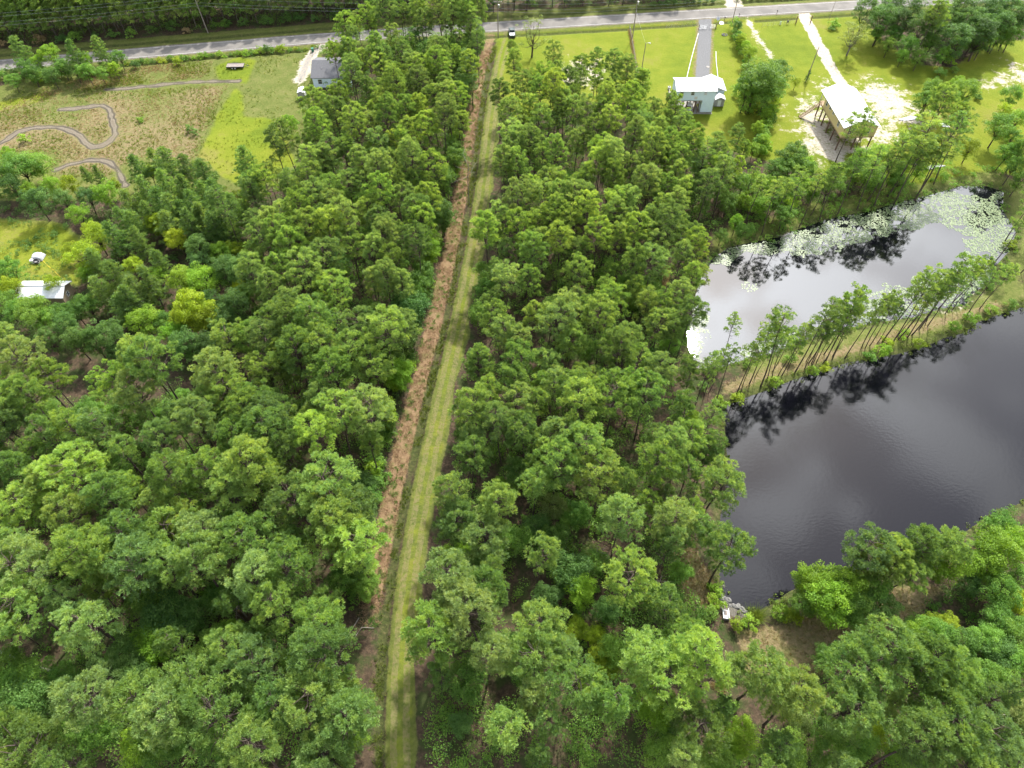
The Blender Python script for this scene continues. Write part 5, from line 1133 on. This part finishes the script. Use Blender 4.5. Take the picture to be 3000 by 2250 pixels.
# ------------------------------------------------------------------ flat trailer in the field
x, y = g(691, 197); tl = empty('flatbed_trailer', (x, y, ground_z(x, y)), R(1.5)); tag(tl, 'flatbed trailer with weathered deck parked in the field grass', 'trailer')
MB().box(-2.45, 2.45, -1.0, 1.0, 0.62, 0.70).build('deck', M['deck'], tl); m = MB()
for s in (-1.06, 1.0): m.box(-2.5, 2.5, s, s + 0.06, 0.5, 0.72)
for s in (-2.5, -0.8, 0.8, 2.44): m.box(s, s + 0.06, -1.0, 1.0, 0.48, 0.61)
m.build('frame', M['black'], tl)
m = MB(); m.tube([(-2.4, 1.03, 1.05), (2.4, 1.03, 1.05)], 0.03, 5)
for s in np.linspace(-2.4, 2.4, 6): m.tube([(s, 1.03, 0.7), (s, 1.03, 1.05)], 0.025, 5)
m.build('side_rail', M['black'], tl)
for s in (-1.12, 1.12):
    for q in (-0.75, 0.10):
        w_ = MB().tube([(q, s - 0.1, 0.34), (q, s + 0.1, 0.34)], 0.34, 14).build('wheel', M['black'], tl); MB().tube([(q, s - 0.11, 0.34), (q, s + 0.11, 0.34)], 0.17, 10).build('rim', M['trim'], w_)
    MB().box(-1.2, 0.55, s - 0.12, s + 0.12, 0.70, 0.76).build('fender', M['black'], tl)
m = MB(); m.tube([(2.4, 0.9, 0.5), (3.9, 0, 0.5)], 0.05, 5); m.tube([(2.4, -0.9, 0.5), (3.9, 0, 0.5)], 0.05, 5); m.tube([(3.7, 0, 0.5), (4.2, 0, 0.52)], 0.06, 6); m.build('tongue', M['black'], tl)
MB().tube([(3.6, 0.05, -0.02), (3.6, 0.05, 0.8)], 0.04, 6).build('jack', M['steel'], tl)
# ------------------------------------------------------------------ wheeled bin
x, y = g(917, 151); bn_ = empty('wheeled_bin', (x, y, ground_z(x, y)), 0.2); tag(bn_, 'green wheeled rubbish bin standing in the roadside grass', 'bin')
m = MB(); m.add([(-.27, -.3, .06), (.27, -.3, .06), (.27, .3, .06), (-.27, .3, .06), (-.34, -.38, 1.0), (.34, -.38, 1.0), (.34, .38, 1.0), (-.34, .38, 1.0)], [(0, 3, 2, 1), (4, 5, 6, 7), (0, 1, 5, 4), (1, 2, 6, 5), (2, 3, 7, 6), (3, 0, 4, 7)]); m.build('body', M['bin_green'], bn_)
m = MB(); m.prism([(-0.42, 1.002), (0.42, 1.002), (0.40, 1.07), (0.1, 1.13), (-0.38, 1.07)], 'x', -0.37, 0.37); m.build('lid', M['bin_green'], bn_)
for s in (-0.3, 0.3): MB().tube([(s - 0.04, 0.33, 0.13), (s + 0.04, 0.33, 0.13)], 0.13, 12).build('wheel', M['black'], bn_)
MB().tube([(-0.3, 0.46, 0.98), (0.3, 0.46, 0.98)], 0.025, 6).build('handle', M['bin_green'], bn_)
# ------------------------------------------------------------------ pickup by the road
x, y = g(1500, 101); tk = empty('pickup_truck', (x, y, ground_z(x, y) + 0.02), R(2)); tag(tk, 'dark pickup truck parked on the verge beside the wispy tree', 'pickup truck')
m = MB(); m.prism([(-2.7, .45), (2.6, .45), (2.7, .75), (2.65, 1.0), (1.35, 1.12), (-2.65, 1.12), (-2.72, .7)], 'x', -0.93, 0.93); m.build('body', M['dark_paint'], tk, bevel=0.04)
m = MB(); m.add([(-.84, -.75, 1.11), (.84, -.75, 1.11), (.84, 1.4, 1.11), (-.84, 1.4, 1.11), (-.68, -.55, 1.72), (.68, -.55, 1.72), (.68, .65, 1.72), (-.68, .65, 1.72)], [(0, 3, 2, 1), (4, 5, 6, 7), (0, 1, 5, 4), (1, 2, 6, 5), (2, 3, 7, 6), (3, 0, 4, 7)]); m.build('cab', M['dark_paint'], tk, bevel=0.04)
for nm, ps in (('windscreen', [(-.74, 1.33, 1.17), (.74, 1.33, 1.17), (.62, .74, 1.66), (-.62, .74, 1.66)]), ('rear_window', [(-.74, -.735, 1.2), (.74, -.735, 1.2), (.62, -.60, 1.62), (-.62, -.60, 1.62)])):
    s = 1 if nm == 'windscreen' else -1
    MB().add([(a, b + s * 0.045, c_ + 0.03) for a, b, c_ in ps] + [(a, b - s * 0.02, c_) for a, b, c_ in ps], [(0, 1, 2, 3), (7, 6, 5, 4), (0, 4, 5, 1), (1, 5, 6, 2), (2, 6, 7, 3), (3, 7, 4, 0)]).build(nm, M['glass'], tk)
MB().box(-0.72, 0.72, -2.55, -0.86, 1.122, 1.135).build('bed_floor', M['steel'], tk)
for s in (-0.86, 0.72): MB().box(s, s + 0.14, -2.66, -0.8, 1.121, 1.22).build('bed_rail', M['dark_paint'], tk)
for s in (-0.86, 0.86):
    for q in (-1.75, 1.75):
        w_ = MB().tube([(s - 0.11, q, .36), (s + 0.11, q, .36)], 0.37, 16).build('wheel', M['black'], tk); MB().tube([(s - 0.12, q, .36), (s + 0.12, q, .36)], 0.2, 10).build('rim', M['steel'], w_)
    MB().box(s - 0.1 if s > 0 else s - 0.04, s + 0.04 if s > 0 else s + 0.1, 2.62, 2.70, 0.72, 0.9).build('headlight', M['trim'], tk); MB().box(s - 0.06, s + 0.05, -2.74, -2.69, 0.7, 1.0).build('tail_light', M['redbrown'], tk)
# ------------------------------------------------------------------ poles and wires
def pole(name, u_, v_, h, r, label, arm=None, lean=(0, 0), mat='grey_wood'):
    x, y = g(u_, v_); z = ground_z(x, y); o = empty(name, (x, y, z)); tag(o, label, 'pole')
    MB().tube([(0, 0, -0.5), (lean[0] * .5, lean[1] * .5, h / 2), (lean[0], lean[1], h)], [r, r * 0.9, r * 0.72], 9).build('shaft', M[mat], o)
    if arm:
        MB().box(-1.2, 1.2, -0.06, 0.06, h - 0.62, h - 0.5).build('crossarm', M['grey_wood'], o)
        for q in (-1.1, -0.5, 0.5, 1.1): MB().tube([(q, 0, h - 0.5), (q, 0, h - 0.32)], 0.05, 6).build('insulator', M['trim'], o)
        MB().tube([(0.32, 0.1, h - 2.2), (0.32, 0.1, h - 1.4)], 0.22, 12).build('transformer', M['steel'], o)
    return (x, y, z)
p1 = pole('utility_pole', 610, 97, 11.6, 0.15, 'leaning pale utility pole in front of the pine plantation', None, (-0.55, 0))
p2 = pole('utility_pole', 1459.5, 106, 11.2, 0.15, 'utility pole with crossarm beside the end of the mown track', True)
p3 = pole('utility_pole', 1853, 111, 12.2, 0.15, 'utility pole on the lawn at the head of the wire fence', True)
p4 = pole('utility_pole', 2146, 61, 10.5, 0.13, 'utility pole between the gravel drive and the grassy drive', None)
p5 = pole('service_pole', 2428, 57, 5.6, 0.07, 'thin service pole in the roadside grass right of the sandy drive', None, (0.2, 0))
p6 = pole('service_pole', 2360.5, 239, 10.2, 0.13, 'vine-wrapped bare pole standing beside the sandy drive', None, (0.35, 0))
pole('leaning_pole', 2569, 104, 5.2, 0.07, 'short pale pole leaning at the edge of the thicket', None, (0.45, 0.1), 'bark_pale')
x, y = g(1874.7, 231.6); lp = empty('yard_light', (x, y, ground_z(x, y))); tag(lp, 'tall yard light pole with short lamp arm on the bright lawn', 'lamp post')
MB().tube([(0, 0, -0.5), (0.1, 0, 5), (0.15, 0, 10.5)], [0.13, 0.11, 0.085], 9).build('pole', M['grey_wood'], lp); MB().tube([(0.15, 0, 10.35), (0.7, 0, 10.6), (1.0, 0, 10.55)], 0.035, 6).build('arm', M['steel'], lp)
MB().tube([(0.85, 0, 10.56), (1.25, 0, 10.46), (1.5, 0, 10.42)], [0.07, 0.17, 0.10], 10).build('lamp_head', M['trim'], lp)
def wire(a_, b_, sag, label, rad_=0.014, grp='overhead wires along the road'):
    P = [np.array(a_) + (np.array(b_) - np.array(a_)) * t_ - np.array([0, 0, 4 * sag * t_ * (1 - t_)]) for t_ in np.linspace(0, 1, 15)]
    tag(MB().tube(P, rad_, 4).build('overhead_wire', M['steel'], None), label, 'wire', grp)
pa = (-190.0, road_y(-190) + 8.5, 0)
for dz, dx in ((-0.3, -1.1), (-0.3, 1.1), (-2.4, 0), (-3.3, 0)):
    hs = (11.6, 11.2, 12.2, 10.5)
    for (q0, h0), (q1, h1) in (((pa, 11.6), (p1, 11.6)), ((p1, 11.6), (p2, 11.2)), ((p2, 11.2), (p3, 12.2)), ((p3, 12.2), (p4, 10.5))):
        wire((q0[0] + dx * 0.3, q0[1] + dx, q0[2] + h0 + dz), (q1[0] + dx * 0.3, q1[1] + dx, q1[2] + h1 + dz), 0.9, 'thin overhead wire running along the road from pole to pole')
wire((p3[0], p3[1], p3[2] + 8.5), (x + 0.15, y, 10.3), 0.5, 'slack wire dropping from the road pole to the yard light', 0.016, None)
MB()
vx, vy, vz = p6
r = np.random.default_rng(4); C = np.array([(vx + 0.05 * i + r.normal(0, .12), vy + r.normal(0, .12), vz + 0.3 + 0.36 * i) for i in range(9)])
V, F, T = leaf_cloud(r, C, np.linspace(0.75, 0.3, 9), 60, 0.22); tag(link('vine', np_mesh('vine', V, F, {'tint': T}), M['leaf_dark']), 'dark green vine climbing the bare pole by the sandy drive', 'vine')
# ------------------------------------------------------------------ gate, fences, posts and small roadside things
def post(name, u_, v_, h, r_, mat, label, cat='post', group=None):
    x, y = g(u_, v_); o = MB().tube([(0, 0, -0.3), (0, 0, h * .5), (0, 0, h - .04), (0, 0, h)], [r_ * 1.05, r_, r_, r_ * 0.6], 8).build(name, M[mat], None, (x, y, ground_z(x, y))); return tag(o, label, cat, group)
def gate(u_, v_, w_, rz, label):
    x, y = g(u_, v_); o = empty('tube_gate', (x, y, ground_z(x, y)), rz); tag(o, label, 'gate')
    for z in (0.2, 0.45, 0.7, 0.95, 1.25): MB().tube([(0, 0, z), (w_, 0, z)], 0.03, 6).build('rail', M['steel'], o)
    for q in (0, w_ / 2, w_): MB().tube([(q, 0, 0.15), (q, 0, 1.3)], 0.035, 6).build('upright', M['steel'], o)
gate(2048, 86, 2.4, R(4), 'grey tube gate leaf on the left side of the gravel drive'); gate(2095.5, 85, 1.7, R(176), 'grey tube gate leaf on the right side of the gravel drive')
post('gate_post', 2047, 87, 1.6, 0.10, 'timber', 'dark gate post on the left of the gravel drive'); post('gate_post', 2096, 87, 1.7, 0.11, 'timber', 'dark gate post on the right of the gravel drive, before the dish')
x, y = g(2099, 75); o = empty('satellite_dish', (x, y, ground_z(x, y))); tag(o, 'grey satellite dish on a tall post beside the gate', 'satellite dish')
MB().tube([(0, 0, -0.3), (0, 0, 2.0)], 0.05, 8).build('mast', M['steel'], o)
MB().tube([(0, 0, 2.0), (0, -0.06, 2.06), (0, -0.16, 2.16), (0, -0.24, 2.22)], [0.12, 0.35, 0.5, 0.55], 16).build('reflector', M['steel'], o)
MB().tube([(0, -0.1, 1.9), (0, -0.75, 2.55)], 0.025, 5).build('feed_arm', M['black'], o)
x, y = g(2114, 67); o = empty('low_dish', (x, y, ground_z(x, y))); tag(o, 'white shallow dish lying low behind the satellite dish', 'dish')
MB().tube([(0, 0, 0.25), (0, -0.03, 0.33), (0, -0.06, 0.42)], [0.2, 0.55, 0.75], 16).build('bowl', M['trim'], o); MB().tube([(0, 0, -0.2), (0, 0, 0.28)], 0.06, 6).build('foot', M['steel'], o)
def mailbox(u_, v_, rz, label):
    x, y = g(u_, v_); o = empty('mailbox', (x, y, ground_z(x, y)), rz); tag(o, label, 'mailbox')
    MB().box(-0.05, 0.05, -0.05, 0.05, -0.3, 1.05).build('post', M['timber'], o)
    MB().prism([(-.1, 1.051), (.1, 1.051), (.1, 1.2), (.06, 1.28), (-.06, 1.28), (-.1, 1.2)], 'y', -0.3, 0.25).build('box', M['black'], o); MB().box(0.101, 0.115, 0.0, 0.06, 1.15, 1.42).build('flag', M['redbrown'], o)
mailbox(2122, 61, 0.2, 'mailbox on a post right of the gate'); mailbox(2164, 52, 0.1, 'mailbox on a post at the mouth of the grassy drive'); mailbox(2275, 42, 0.1, 'black mailbox on a post beside the road, by the ditch tuft')
post('drive_post', 2331, 70, 2.3, 0.16, 'timber', 'thick dark post on the left of the sandy drive'); post('drive_post', 2374, 66, 2.2, 0.17, 'timber', 'thick dark post on the right of the sandy drive')
x, y = g(2285.5, 72); o = empty('utility_pedestal', (x, y, ground_z(x, y))); tag(o, 'slim white utility pedestal in the grass left of the sandy drive', 'pedestal')
MB().box(-.14, .14, -.14, .14, -.1, .9).build('body', M['trim'], o, bevel=.03); MB().box(-.16, .16, -.16, .16, .9, .98).build('cap', M['bin_green'], o)
x, y = g(2306, 71); o = empty('meter_board', (x, y, ground_z(x, y))); tag(o, 'meter box on a short board in the grass left of the sandy drive', 'meter box')
for q in (-.25, .25): MB().box(q - .05, q + .05, 0, .1, -.3, 1.3).build('post', M['grey_wood'], o)
MB().box(-.32, .32, -.05, -.001, .55, 1.25).build('board', M['deck'], o); MB().box(-.2, .2, -.2, -.051, .7, 1.15).build('box', M['dark_paint'], o)
fl = [g(1844 + 24 * t_, 84 + 142 * t_) for t_ in np.linspace(0, 1, 13)]
fe = empty('wire_fence', (fl[0][0], fl[0][1], 0)); tag(fe, 'old wire fence with wooden posts running down the bright lawn', 'fence')
for q in fl: MB().tube([(q[0] - fl[0][0], q[1] - fl[0][1], -0.3), (q[0] - fl[0][0] + 0.03, q[1] - fl[0][1], 1.35)], [0.08, 0.065], 7).build('post', M['grey_wood'], fe)
for z in (0.35, 0.7, 1.05, 1.3): MB().tube([(q[0] - fl[0][0], q[1] - fl[0][1], z) for q in fl], 0.012, 4).build('strand', M['steel'], fe)
rf_ = np.random.default_rng(3); fp = np.array(fl); P = np.concatenate([fp[i] + (fp[i + 1] - fp[i]) * rf_.random((60, 1)) + rf_.normal(0, 0.22, (60, 2)) for i in range(12)])
blades('fence_weeds', P, 0.25, 0.8, M['dry'], 'dry weeds grown through the old wire fence', 'grass', 6, 0.04, 8)
for nm, a_, b_, lab in (('fence', (1950, 84), (2044, 76), 'thin wire fence along the lawn left of the gate'), ('fence', (2232, 80), (2328, 70), 'thin wire fence along the grass left of the sandy drive')):
    q0, q1 = np.array(g(*a_)), np.array(g(*b_)); n = 7; o = empty('wire_fence', (q0[0], q0[1], 0)); tag(o, lab, 'fence')
    for t_ in np.linspace(0, 1, n): q = (q1 - q0) * t_; MB().tube([(q[0], q[1], -0.3), (q[0], q[1], 1.25)], 0.035, 6).build('post', M['grey_wood'], o)
    for z in (0.4, 0.8, 1.15): MB().tube([(0, 0, z), (q1[0] - q0[0], q1[1] - q0[1], z)], 0.012, 4).build('strand', M['steel'], o)
for pts, lab in (([(2045.8, 98.4), (2034, 140), (2022, 185), (2012, 228)], 'long white pipe laid along the left of the gravel drive'), ([(2097.4, 151), (2098, 180), (2100.8, 205), (2103, 230)], 'white pipe laid along the right of the gravel drive')):
    P = [(*g(*p), ground_z(*g(*p)) + 0.09) for p in pts]; tag(MB().tube(P, 0.10, 8).build('white_pipe', M['trim'], None), lab, 'pipe')
x, y = g(2122.5, 103); o = empty('fire_ring', (x, y, ground_z(x, y))); tag(o, 'round fire pit of dark stones on the lawn strip beside the gravel drive', 'fire pit')
for i in range(11):
    a_ = i * 0.571; MB().tube([(math.cos(a_) * .75, math.sin(a_) * .75, -0.05), (math.cos(a_) * .73, math.sin(a_) * .73, 0.14), (math.cos(a_) * .72, math.sin(a_) * .72, 0.22)], [0.2, 0.19, 0.08], 6).build('stone', M['stone'], o)
MB().tube([(0, 0, 0.0), (0, 0, 0.06), (0.05, 0, 0.14)], [0.6, 0.5, 0.1], 10).build('ash', M['black'], o)
x, y = g(2073.6, 196); tag(MB().tube([(0, 0, -0.1), (0, 0, 0.05), (0, 0, 0.07)], [0.5, 0.5, 0.42], 18).build('well_cover', M['concrete'], None, (x, y, ground_z(x, y))), 'round concrete cover set in the gravel drive', 'cover')
# ------------------------------------------------------------------ heap and hose on the shaded lawn
x, y = g(111, 762); o = empty('tarp_heap', (x, y, ground_z(x, y))); tag(o, 'heap of junk under a white tarp on the shaded lawn', 'junk heap')
rr = np.random.default_rng(6); nx = 13; gx, gy = np.meshgrid(np.linspace(-1.2, 1.3, nx), np.linspace(-0.5, 1.6, nx)); gz_ = 1.15 - 0.25 * np.abs(gx) ** 2.2 - 0.3 * np.abs(gy - 0.6) ** 2 + rr.normal(0, 0.05, gx.shape)
gz_[0] = gz_[-1] = 0.15; gz_[:, 0] = np.minimum(gz_[:, 0], 0.25); gz_[:, -1] = np.minimum(gz_[:, -1], 0.05)
ii = np.arange(nx * nx).reshape(nx, nx); Fq = np.stack([ii[:-1, :-1].ravel(), ii[:-1, 1:].ravel(), ii[1:, 1:].ravel(), ii[1:, :-1].ravel()], 1)
link('tarp', np_mesh('tarp', np.stack([gx.ravel(), gy.ravel(), gz_.ravel()], 1), Fq), M['tarp'], o)
m = MB(); m.tube([(0.25 + .55 * math.cos(a_), -0.95 + .5 * math.sin(a_), 0.45 + 0.1 * math.sin(a_)) for a_ in np.linspace(0, 6.283, 15)], 0.17, 8); m.build('tyre', M['black'], o)
MB().box(-1.0, 0.9, -1.3, -0.5, 0.0, 0.32).build('crate', M['grey_wall'], o, bevel=0.03); MB().box(-1.1, -0.4, -1.2, -0.4, 0.32, 0.75).build('bucket', M['trim'], o, bevel=0.08)
P = [(*g(*p), ground_z(*g(*p)) + 0.05) for p in [(124, 762), (134, 773), (146, 784), (156, 790), (166, 802), (178, 812), (188, 819)]]; tag(MB().tube(P, 0.055, 6).build('garden_hose', M['yellow'], None), 'yellow hose stretched across the shaded lawn', 'hose')
# ------------------------------------------------------------------ white trough on the pond bank, sheets by the yellow house
x, y = g(2126, 1800); o = empty('plastic_trough', (x, y, max(ground_z(x, y), -0.3)), R(-8)); tag(o, 'white open ended trough lying on the bank at the pond corner', 'trough')
MB().box(-.45, .45, -.85, .7, .02, .10).build('base', M['plastic'], o)
for s in (-.5, .42): MB().add([(s, -.85, .02), (s + .08, -.85, .02), (s + .08, 1.0, .02), (s, 1.0, .02), (s, -.85, .62), (s + .08, -.85, .62), (s + .08, 1.0, .12), (s, 1.0, .12)], [(0, 3, 2, 1), (4, 5, 6, 7), (0, 1, 5, 4), (1, 2, 6, 5), (2, 3, 7, 6), (3, 0, 4, 7)]).build('side', M['plastic'], o)
MB().box(-.42, .42, -.85, -.77, .101, .60).build('end', M['plastic'], o); MB().box(-.22, .22, -.2, .6, .101, .12).build('stain', M['deck'], o)
def sheet(u_, v_, w_, d_, rz, label, seed, mat='plastic'):
    x, y = g(u_, v_); r = np.random.default_rng(seed); n = 15; gx, gy = np.meshgrid(np.linspace(-.5, .5, n), np.linspace(-.5, .5, n))
    sx = gx * w_ * (1 + .25 * np.sin(5 * gy + seed)); sy = gy * d_ * (1 + .3 * np.sin(4 * gx + seed)); z = 0.06 + np.abs(r.normal(0, .07, gx.shape)) + 0.12 * (np.sin(6 * gx + seed) + 1) * .5
    V = np.stack([sx.ravel(), sy.ravel(), z.ravel()], 1); ii = np.arange(n * n).reshape(n, n); F = np.stack([ii[:-1, :-1].ravel(), ii[:-1, 1:].ravel(), ii[1:, 1:].ravel(), ii[1:, :-1].ravel()], 1)
    o = link('plastic_sheet', np_mesh('plastic_sheet', V, F, smooth=True), M[mat], None, (x, y, ground_z(x, y))); o.rotation_euler[2] = rz
    md = o.modifiers.new('thickness', 'SOLIDIFY'); md.thickness = 0.03; tag(o, label, 'sheet')
sheet(2660, 350, 4.6, 1.3, R(12), 'crumpled white sheet on the sand right of the yellow house', 1); sheet(2765, 366, 2.6, 1.6, R(-30), 'grey crumpled sheet under the pines past the yellow house', 2, 'tarp')
sheet(2738, 490, 4.8, 1.0, R(14), 'long white sheet on the bank above the lily pond', 3); sheet(2696, 484, 2.2, 0.7, R(-14), 'short white sheet beside the long one above the lily pond', 4); sheet(2005, 693, 2.6, 1.5, R(10), 'white sheet lying in the wood beside the lily pond', 5)
# ------------------------------------------------------------------ fallen and dead wood
def log(pts, r0, r1, label, cat='log', name='fallen_log', mat='deadwood', dz=0.0):
    P = [(*g(u_, v_, z_), z_ + dz) for u_, v_, z_ in pts]; n = len(P); tag(MB().tube(P, list(np.linspace(r0, r1, n)), 7).build(name, M[mat], None), label, cat)
log([(150, 1968, 0.2), (60, 1935, 1.2), (-10, 1905, 2.6)], 0.24, 0.20, 'long pale log leaning low at the left edge of the wood'); log([(1037, 1870, 0.15), (1060, 1838, 0.3), (1095, 1840, 0.2)], 0.10, 0.05, 'broken grey branch on the straw beside the ditch', 'branch')
log([(2145, 1950, 0.3), (2152, 1968, 0.2), (2178, 1992, 0.15)], 0.09, 0.04, 'bare forked branch on the ground near the pond corner', 'branch'); log([(1052, 1810, 0.1), (1036, 1835, 0.15), (1020, 1862, 0.12)], 0.08, 0.05, 'dark stick at the edge of the straw by the ditch', 'branch')
log([(992, 1382, 10.5), (1030, 1440, 5.5), (1062, 1500, 0.5)], 0.09, 0.17, 'bare dead pine trunk standing at the ditch side edge', 'snag', 'dead_pine')
def dead_branches(u_, v_, z0, h, n, seed, label):
    x, y = g(u_, v_, z0); r = np.random.default_rng(seed); w = Wood(); gz = ground_z(x, y)
    top = np.array([r.normal(0, .3), r.normal(0, .3), h]); w.tube([(0, 0, -0.3), top * .5 + r.normal(0, .1, 3), top], [0.11, 0.08, 0.04], 6)
    for i in range(n):
        p = top * r.uniform(.55, 1); q = p + np.array([r.normal(0, 1), r.normal(0, 1), r.uniform(.1, .9)]) * h * 0.24; w.tube(bend(p, q, .1, 4, r), [.045, .035, .022, .008], 4)
        for _ in range(2): e = p + (q - p) * .7 + r.normal(0, .45, 3); w.tube([p + (q - p) * .6, e], [.02, .006], 3)
    o = link('dead_tree', w.mesh('dead_tree'), M['deadwood'], None, (x, y, gz)); tag(o, label, 'dead tree')
dead_branches(1745, 1640, 3, 5.5, 12, 1, 'bleached dead tree with bare twigs in the middle of the wood gap'); dead_branches(1630, 1610, 3, 4.5, 8, 2, 'small bleached snag left of the larger dead tree'); dead_branches(2290, 680, 2.5, 4, 10, 3, 'grey leafless bush at the upper edge of the lily pond')
dead_branches(1925, 1710, 3, 5, 9, 4, 'bare grey tree near the path end above the pond corner'); dead_branches(2122, 1710, 0.5, 1.6, 7, 5, 'bare grey branch reaching over the water at the pond corner'); dead_branches(1370, 510, 8, 12, 7, 6, 'tall dead topped tree at the ditch side of the track')
dead_branches(700, 1780, 4, 6, 9, 7, 'bleached leafless tree in the dark gap of the left wood'); dead_branches(2960, 2070, 4, 6, 14, 8, 'pale leafless tree in the wood on the near bank')
# ------------------------------------------------------------------ stones at the pond corner
for i in range(14):
    u_, v_ = 2108 + i * 7 + RNG.normal(0, 2), 1748 + i * 4.2 + RNG.normal(0, 4); x, y = g(u_, v_, -0.4); s = RNG.uniform(0.25, 0.5)
    o = MB().tube([(0, 0, -0.2 * s), (0.05, 0, 0.2 * s), (0.02, 0.05, 0.5 * s), (0, 0, 0.62 * s)], [0.7 * s, s, 0.8 * s, 0.25 * s], 7).build('bank_stone', M['stone'], None, (x, y, -0.45)); o.rotation_euler[2] = RNG.uniform(0, 6); o.scale = (1.3, 0.9, 1)
    tag(o, 'rough grey stone edging the water at the pond corner', 'stone', 'stones at the pond corner')

# ================================================================== LABELS FOR THE TREES
TONE = {'leaf_mid': 'mid green', 'leaf_dark': 'dark green', 'leaf_bright': 'bright green', 'leaf_yellow': 'yellow green', 'leaf_pale': 'pale grey green', 'dry': 'dry brown', None: 'green', 'pine': 'green', 'pine_sage': 'grey green', 'pine_lime': 'lime tipped'}
def zone(x, y):
    dx = x - float(ditch_x(min(y, 215)))
    if y > road_y(x) - 1: return 'across the road from the fields' if x < -25 else 'across the road from the houses'
    if d_line(np.array([x]), np.array([y]), road_pts)[0] < 8.5 and x < 60: return 'in the strip beside the road'
    if dx < -0.5:
        if y > 150 and x < -70: return 'at the edge of the rutted field'
        if y > 92 and x < -48 and sd_poly(np.array([x]), np.array([y]), wood_left)[0] < 0: return 'between the rutted field and the shaded lawn'
        if dx > -9: return 'along the ditch side edge of the track'
        return 'in the wood left of the ditch' if y > 75 else 'in the near part of the wood left of the ditch'
    s1, s2 = sd_poly(np.array([x]), np.array([y]), pond_upper)[0], sd_poly(np.array([x]), np.array([y]), pond_lower)[0]
    if s1 > -14 and s2 > -14 and x > 38: return 'on the spit between the two ponds'
    if s1 > -9: return 'on the bank of the lily pond'
    if s2 > -9: return 'on the bank of the dark pond'
    if x > 98 and y > 160: return 'in the thicket beyond the yellow house'
    if y > 145 and x > 40: return 'beside the stilt houses'
    if y > 138: return 'at the lawn end of the right wood'
    if dx < 11: return 'along the mown side edge of the track'
    return 'in the wood between track and ponds' if y > 60 else 'in the near wood right of the track'
DESC = {'pine_tree': 'tall {} round pine', 'narrow_pine': 'narrow {} pine', 'slender_pine': 'slender pine with a small high crown', 'young_pine': 'young feathery pointed pine', 'plantation_pine': 'straight pale trunked plantation pine',
        'broadleaf_tree': '{} bushy broadleaf tree', 'tall_broadleaf_tree': '{} tall dense broadleaf tree', 'shrub': '{} leafy shrub'}
for o, kind, x, y, tone in TREES:
    lab = (DESC[kind].format(TONE.get(tone, 'green')) + ' ' + zone(x, y))
    if kind == 'shrub' and tone == 'dry': lab = 'dry brown bush ' + zone(x, y)
    o['label'] = lab; o['group'] = lab.replace('tree', 'trees', 1) if 'tree' in lab else lab + ' group'
print('objects', len(bpy.data.objects))
